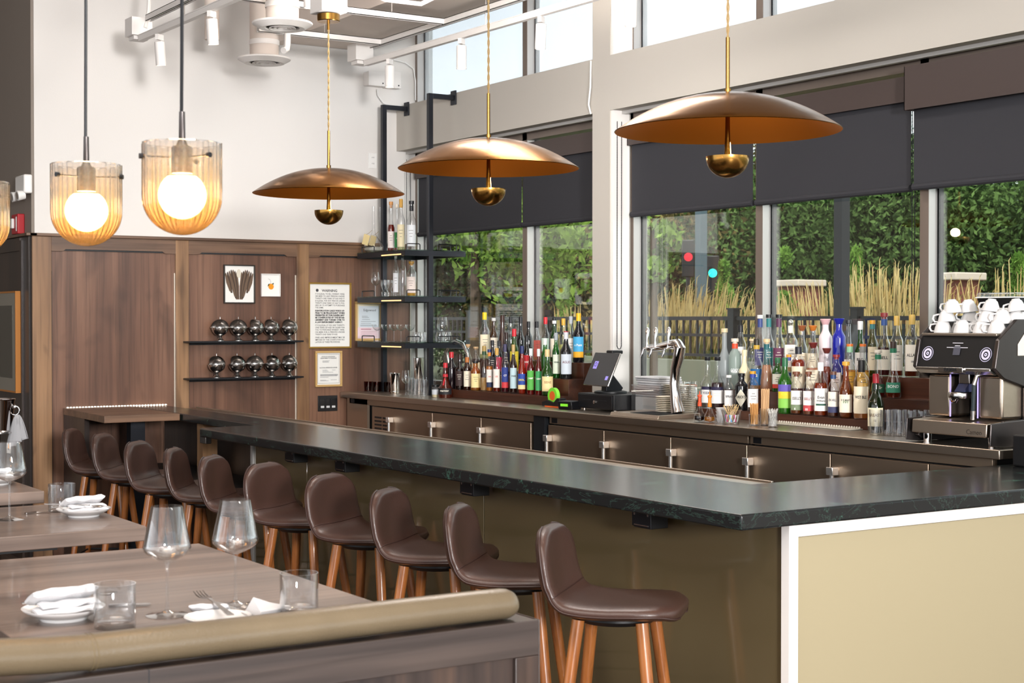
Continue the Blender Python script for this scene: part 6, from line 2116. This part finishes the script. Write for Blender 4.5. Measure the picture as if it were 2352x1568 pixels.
# metal railing in sections
post_px = [1685, 1968, 2290]
posts = [at(px, 740, X=10.4).y for px in post_px]
pitch = posts[0] - posts[1]
ys = [posts[0] + pitch * k for k in range(4, -3, -1)]
lbn = ['farthest', 'second farthest', 'third farthest', 'middle', 'third nearest', 'second nearest', 'nearest']
for k in range(len(ys) - 1):
    a, b = ys[k + 1], ys[k]
    t = thing('metal_railing', 'black metal railing section outside, %s from the camera' % lbn[k], 'railing', (10.4, (a + b) / 2, 1.26), 0, 'black railing sections outside')
    w_ = (b - a) / 2
    for (z0, z1) in ((.42, .46), (.25, .28), (.04, .07)):
        G().box(-.02, .02, -w_, w_, z0, z1).build('rail', 'black', t)
    G().box(-.045, .045, w_ - .045, w_ + .045, -.0, .53).box(-.055, .055, w_ - .055, w_ + .055, .53, .545).build('post', 'black', t)
    n_ = int(2 * w_ / .112)
    for j in range(1, n_):
        y = -w_ + 2 * w_ * j / n_
        G().box(-.01, .01, y - .01, y + .01, .05, .43).build('baluster', 'black', t)


def leafm(name, a, b, tr=.35, sc=2.2):
    m, N, L = new(name)
    o = N.new('ShaderNodeOutputMaterial')
    d = N.new('ShaderNodeBsdfDiffuse')
    tl = N.new('ShaderNodeBsdfTranslucent')
    x = N.new('ShaderNodeMixShader')
    x.inputs[0].default_value = tr
    gi = N.new('ShaderNodeTexCoord')
    n_ = N.new('ShaderNodeTexNoise')
    n_.inputs['Scale'].default_value = sc
    n_.inputs['Detail'].default_value = 4
    L.new(gi.outputs['Object'], n_.inputs['Vector'])
    r = N.new('ShaderNodeValToRGB')
    r.color_ramp.elements[0].position = .35
    r.color_ramp.elements[1].position = .65
    r.color_ramp.elements[0].color = (*lin(a), 1)
    r.color_ramp.elements[1].color = (*lin(b), 1)
    L.new(n_.outputs[0], r.inputs[0])
    L.new(r.outputs[0], d.inputs[0])
    L.new(r.outputs[0], tl.inputs[0])
    L.new(d.outputs[0], x.inputs[1])
    L.new(tl.outputs[0], x.inputs[2])
    L.new(x.outputs[0], o.inputs[0])
    return m


LG = leafm('green foliage', '1A2C14', '66804A', .22, .8)  # tree tones: broad lit and shaded masses put into the colour
LD = leafm('dark pine foliage', '0F170E', '3F5433', .2, .8)
LY = leafm('olive autumn foliage', '26281A', '83744C', .25, .8)
LL = leafm('bright leaf foliage', '3E5E20', '98B45A', .4)
GR = leafm('dry feather grass', 'A88C55', 'D9C594', .25)
GS = leafm('grass blades', '55602C', '8C8448', .25)
LJ = leafm('juniper foliage', '3C6424', '86A850', .35)
bark = pr('bark', '4A3A2C', .9)


def cloud_tree(name, lb, cat, x, y, z0, h, rad, mat, n_leaf, leaf, seed, group, trunk=True, cone=False, lobes=14):
    rr = random.Random(seed)
    t = thing(name, lb, cat, (x, y, 0), 0, group)
    bl_ = []
    for k in range(lobes):
        a = rr.uniform(0, 6.283)
        f_ = rr.random()
        if cone:
            zz = z0 + h * f_
            q_ = rad * (1 - f_) * .5
            bl_.append((q_ * math.cos(a), q_ * math.sin(a), zz, max(.06, rad * (1 - f_) * .75)))
        else:
            q_ = rad * .62 * math.sqrt(rr.random())
            bl_.append((q_ * math.cos(a), q_ * math.sin(a), z0 + rad * .3 + (h - rad * .5) * f_, rad * rr.uniform(.32, .5)))
    vs, fs = [], []
    for k in range(n_leaf):
        bx, by, bz, br = bl_[rr.randrange(len(bl_))]
        u, v, w_ = rr.gauss(0, 1), rr.gauss(0, 1), rr.gauss(0, 1)
        l = math.sqrt(u * u + v * v + w_ * w_) or 1
        rad_ = br * (rr.random() ** .35)
        c_ = Vector((bx + u / l * rad_, by + v / l * rad_, bz + w_ / l * rad_ * (1.6 if cone else 1)))
        d1 = Vector((rr.gauss(0, 1), rr.gauss(0, 1), rr.gauss(0, 1) + (1.5 if cone else -.3))).normalized()
        d2 = d1.cross(Vector((rr.gauss(0, 1), rr.gauss(0, 1), rr.gauss(0, 1)))).normalized()
        s = leaf * rr.uniform(.6, 1.3)
        i = len(vs)
        wd = .28 if cone else .42
        vs += [c_ - d1 * s, c_ + d2 * s * wd, c_ + d1 * s, c_ - d2 * s * wd]
        fs.append((i, i + 1, i + 2, i + 3))
    G().add(vs, fs).build('foliage', mat, t, smooth=False)
    if trunk:
        G().tube([(0, 0, -.02), (.05, .05, z0 * .6 + .3), (0, 0, z0 + h * .7)], [rad * .07 + .03, rad * .06 + .02, .03], 8).build('trunk', bark, t)
    return t


# belt of big trees beyond the garden
TR = [(1455, 26, 11, 4.2, LD), (1545, 30, 12, 4.6, LY), (1640, 24, 10, 3.6, LY), (1730, 31, 12, 4.8, LD), (1815, 25, 10, 3.8, LG), (1900, 30, 12, 4.6, LY), (1985, 25, 11, 4.0, LG), (2070, 31, 12, 4.6, LD), (2160, 25, 11, 4.0, LG), (2250, 31, 12, 5.0, LG), (2345, 26, 11, 4.4, LD),
      (1035, 22, 9, 3.4, LD), (1120, 27, 10, 4.2, LG), (1220, 24, 9, 3.6, LY), (1320, 29, 11, 4.2, LD)]
pn = ['first', 'second', 'third', 'fourth', 'fifth', 'sixth', 'seventh', 'eighth', 'ninth', 'tenth', 'last']
for i, (px, X, h_, rd, mt_) in enumerate(TR):
    p = at(px, 700, X=X)
    h_ = min(h_, H + (depth(p) * (733 - 330) / F) - .6)
    where = ('right of the column, %s from the left' % pn[i]) if i < 11 else ('behind the far left windows, %s from the left' % pn[i - 11])
    kind_ = {LD.name: 'dark green tree', LG.name: 'mid green tree', LY.name: 'olive-yellow tree'}[mt_.name]
    cloud_tree('garden_tree', '%s outside, %s' % (kind_, where), 'tree', X, p.y, .2, h_, rd, mt_, 27000, .085, 10 + i, 'belt of trees outside', lobes=26)
# leafy branches hanging close behind the far left panes
for i, (px, X, z0, h_, rd) in enumerate([(1090, 8.2, 1.9, 1.2, .85), (1235, 8.6, 1.75, 1.3, .9), (1500, 9.0, 2.05, .7, .3)]):
    p = at(px, 600, X=X)
    cloud_tree('young_tree', ['bright leafy young tree behind the pane beside the rack', 'bright leafy young tree just left of the column', 'bright leafy young tree seen just right of the column'][i], 'tree', X, p.y, z0, h_, rd, LL, 1500 if i < 2 else 420, .055, 40 + i, 'young trees by the glass', lobes=12)
# conical junipers
for i, (px, X, top) in enumerate([(1664, 13.0, 590), (1803, 13.0, 585), (1966, 13.2, 583), (2340, 12.5, 575), (1300, 12.5, 640)]):
    p = at(px, top, X=X)
    cloud_tree('conical_juniper', 'slim conical juniper behind the railing, %s from the left' % ['second', 'third', 'fourth', 'fifth', 'first'][i], 'shrub', X, p.y, .1, p.z - .1, .46, LJ, 6000, .06, 60 + i, 'conical junipers behind the railing', True, True, 26)


def feather(px, X, top, n_, spread, lean, lb, seed, h0=.0):
    rr = random.Random(seed)
    p = at(px, top, X=X)
    t = thing('feather_grass', lb, 'ornamental grass', (X, p.y, 0), 0, 'clumps of feather reed grass')
    pl, st = G(), G()
    for k in range(n_):
        a = rr.uniform(0, 6.283)
        q0 = rr.uniform(0, .18)
        q1 = spread * math.sqrt(rr.random()) * 1.15
        hz = p.z * rr.uniform(.74, 1.03) - .0
        b0 = Vector((q0 * math.cos(a), q0 * math.sin(a), 0))
        e_ = Vector((q1 * math.cos(a), q1 * math.sin(a) + lean * rr.uniform(.3, 1.2), hz - q1 * .3))
        mid = (b0 + e_) / 2 + Vector((0, -lean * .15, .12))
        cur = [b0, b0.lerp(mid, .6), mid.lerp(e_, .25), mid.lerp(e_, .62), e_ - Vector((0, -lean * .0, .0)), e_ + Vector((rr.uniform(-.03, .03), lean * .12, .03))]
        st.tube(cur[:4], [.004, .0035, .003, .0025], 3, cap=False)
        l0, l1 = cur[3], cur[4]
        pl.tube([l0, l0.lerp(l1, .25), l0.lerp(l1, .6), l1, cur[5]], [.002, .0075, .0065, .004, .001], 4, cap=False)
        if k % 2 == 0:
            w_ = Vector((rr.uniform(-.12, .2), rr.uniform(-.3, .3), rr.uniform(.7, 1.4)))
            st.tube([b0, b0 + w_ * .6, b0 + w_ + Vector((w_.x, w_.y, 0)) * .5], [.006, .005, .001], 3, cap=False)
    o1 = pl.build('plume', GR, t)
    o1['kind'] = 'stuff'
    o2 = st.build('stalk', GS, t)
    o2['kind'] = 'stuff'


FG = [(1500, 11.0, 680, 70, .35, -.1), (1545, 11.2, 655, 90, .4, -.25), (1590, 11.0, 640, 100, .45, -.35), (1635, 11.4, 665, 80, .4, -.35), (1705, 11.6, 690, 50, .35, -.2), (1775, 11.2, 670, 40, .3, .0), (1855, 11.2, 655, 50, .35, .25), (1900, 11.4, 640, 60, .4, .1), (1955, 11.0, 640, 70, .4, .1),
      (1995, 11.2, 600, 90, .35, 0), (2030, 11.0, 605, 90, .4, .05), (2065, 11.2, 610, 70, .3, -.1), (2150, 10.95, 640, 60, .35, -.1), (2190, 11.0, 640, 60, .4, -.3), (2240, 11.1, 650, 50, .4, -.3), (2305, 11.0, 610, 60, .4, .0), (1340, 11, 690, 50, .35, 0), (1290, 11.2, 700, 40, .3, 0)]
FO = ['first', 'second', 'third', 'fourth', 'fifth', 'sixth', 'seventh', 'eighth', 'ninth', 'tenth', 'eleventh', 'twelfth', 'thirteenth', 'fourteenth', 'fifteenth', 'sixteenth', 'seventeenth', 'last']
for i, (px, X, top, n_, sp, ln) in enumerate(FG):
    feather(px, X + .3, top, int(n_ * 1.35), sp, ln, 'golden feather grass clump behind the railing, %s from the left end' % FO[sorted(FG).index((px, X, top, n_, sp, ln))], 100 + i)
# lamp posts and gate piers
for (px, X, r_, c_, lb) in [(1933, 9.0, .045, '1B1C22', 'dark steel post outside, behind the second large pane'), (1610, 14.0, .06, '45545E', 'blue-grey lamp post outside, behind the first large pane')]:
    p = at(px, 700, X=X)
    g = G().box(-r_, r_, -r_, r_, 0, 5.5)
    t = thing('steel_post', lb, 'post', (X, p.y, -.02), 0, 'steel posts outside')
    g.build('shaft', colm(c_, .5), t)
    G().box(-r_ - .04, r_ + .04, -r_ - .04, r_ + .04, 0, .03).build('base_plate', colm(c_, .5), t)
for i, (px, X) in enumerate([(1835, 20.0), (2190, 19.0)]):
    p = at(px, 690, X=X)
    t = thing('brick_pier', ['brick gate pier with pale cap behind the golden grass, left one', 'brick gate pier with pale cap behind the golden grass, right one'][i], 'gate pier', (X, p.y, 0), 0, 'brick piers outside')
    G().box(-.28, .28, -.28, .28, 0, 2.3).build('brick_shaft', pr('red brick', '7A4438', .85, var=('5E342C', (6, 6, 18), 4)), t)
    G().box(-.36, .36, -.36, .36, 2.3, 2.42).build('cap_stone', colm('B9AAA0', .7), t, .02)
    G().box(-.2, .2, -5.5, -.29, 0, 1.75).build('brick_wing', bpy.data.materials['red brick'], t)

for i, (px, py, c_, lb) in enumerate([(1637, 627, '20E0C8', 'small traffic light showing green, beyond the first large pane'), (1581, 590, 'C02030', 'small traffic light showing red, beyond the first large pane')]):
    p = at(px, py, X=17.0)
    t = thing('traffic_light', lb, 'traffic light', (17.0, p.y, 0), math.atan2(-p.y, -17.0), 'traffic lights outside')
    G().box(-.12, 0, -.11, .11, p.z - .35, p.z + .3).build('housing', 'black', t, .02)
    G().tube([(-.06, 0, -.02), (-.06, 0, p.z - .34)], .04, 10).build('pole', 'black', t)
    G().lathe([(0, .005), (.075, .0)], 16).xf(Matrix.Rotation(R(90), 4, 'Y')).move((.002, 0, p.z)).build('lit_lens', pr('signal ' + c_, c_, .4, emit=.7), t)

# ================================================================== LIGHT AND CAMERA
w = bpy.data.worlds.new('sky')
S.world = w
w.use_nodes = True
nt = w.node_tree
bg = nt.nodes['Background']
bg.inputs[0].default_value = (.92, .96, 1, 1)
bg.inputs[1].default_value = 1.6
sun = bpy.data.lights.new('sun', 'SUN')
sun.energy = 4.5
sun.angle = R(1.5)
sun.color = (1, .93, .82)
so = bpy.data.objects.new('sun', sun)
C.objects.link(so)
so.rotation_euler = Vector((.40, .50, -.77)).to_track_quat('-Z', 'Y').to_euler()


def area(nm, loc, to, size, en, col=(1, 1, 1), sy=None):
    l = bpy.data.lights.new(nm, 'AREA')
    l.energy = en
    l.size = size
    if sy:
        l.shape = 'RECTANGLE'
        l.size_y = sy
    l.color = col
    ob = bpy.data.objects.new(nm, l)
    C.objects.link(ob)
    ob.location = loc
    ob.rotation_euler = (Vector(to) - Vector(loc)).to_track_quat('-Z', 'Y').to_euler()
    return ob


area('rear_flash', (-.3, -6.2, 2.6), (4.6, 10.6, 2.6), 1.0, 1080, (1, .985, .975))  # flash read off the wall shadows, set far back to even the falloff
area('ceiling_fill', (1.0, 4.0, 4.3), (1.6, 5.5, 0), 2.0, 110, (1, .95, .88), 4)  # added overhead fill to brighten the room, no fitting hangs there
area('ceiling_fill', (4.6, 7.4, 4.3), (4.8, 8.4, 0), .8, 110, (1, .95, .9), 4)  # second added overhead fill, toward the back wall


area('uplight_fill', (1.6, 1.5, 3.3), (2.2, 4.0, 4.45), .8, 55, (1, .98, .96))  # added fill aimed upward to brighten the ceiling, no real fitting


area('uplight_fill', (4.1, 6.8, 2.9), (4.6, 8.2, 3.9), .6, 22, (1, .97, .94))  # another added upward fill, brightens the soffit underside

cam = bpy.data.cameras.new('camera')
cam.sensor_width = 36
cam.lens = F / 2352 * 36
cam.clip_start = .05
cam.clip_end = 300
cam.dof.use_dof = True
cam.dof.focus_distance = 7.2
cam.dof.aperture_fstop = 9
co = bpy.data.objects.new('camera', cam)
C.objects.link(co)
co.location = (0, 0, H)
co.rotation_euler = FW.to_track_quat('-Z', 'Y').to_euler()
S.camera = co
S.view_settings.view_transform = 'Standard'
S.view_settings.look = 'None'
S.view_settings.gamma = 1
S.view_settings.use_curve_mapping = False
S.view_settings.exposure = .33
cy = S.cycles
cy.max_bounces = 7
cy.diffuse_bounces = 3
cy.glossy_bounces = 4
cy.transmission_bounces = 5
cy.transparent_max_bounces = 18
cy.caustics_reflective = False
cy.caustics_refractive = False
cy.sample_clamp_indirect = 6
cy.use_denoising = True
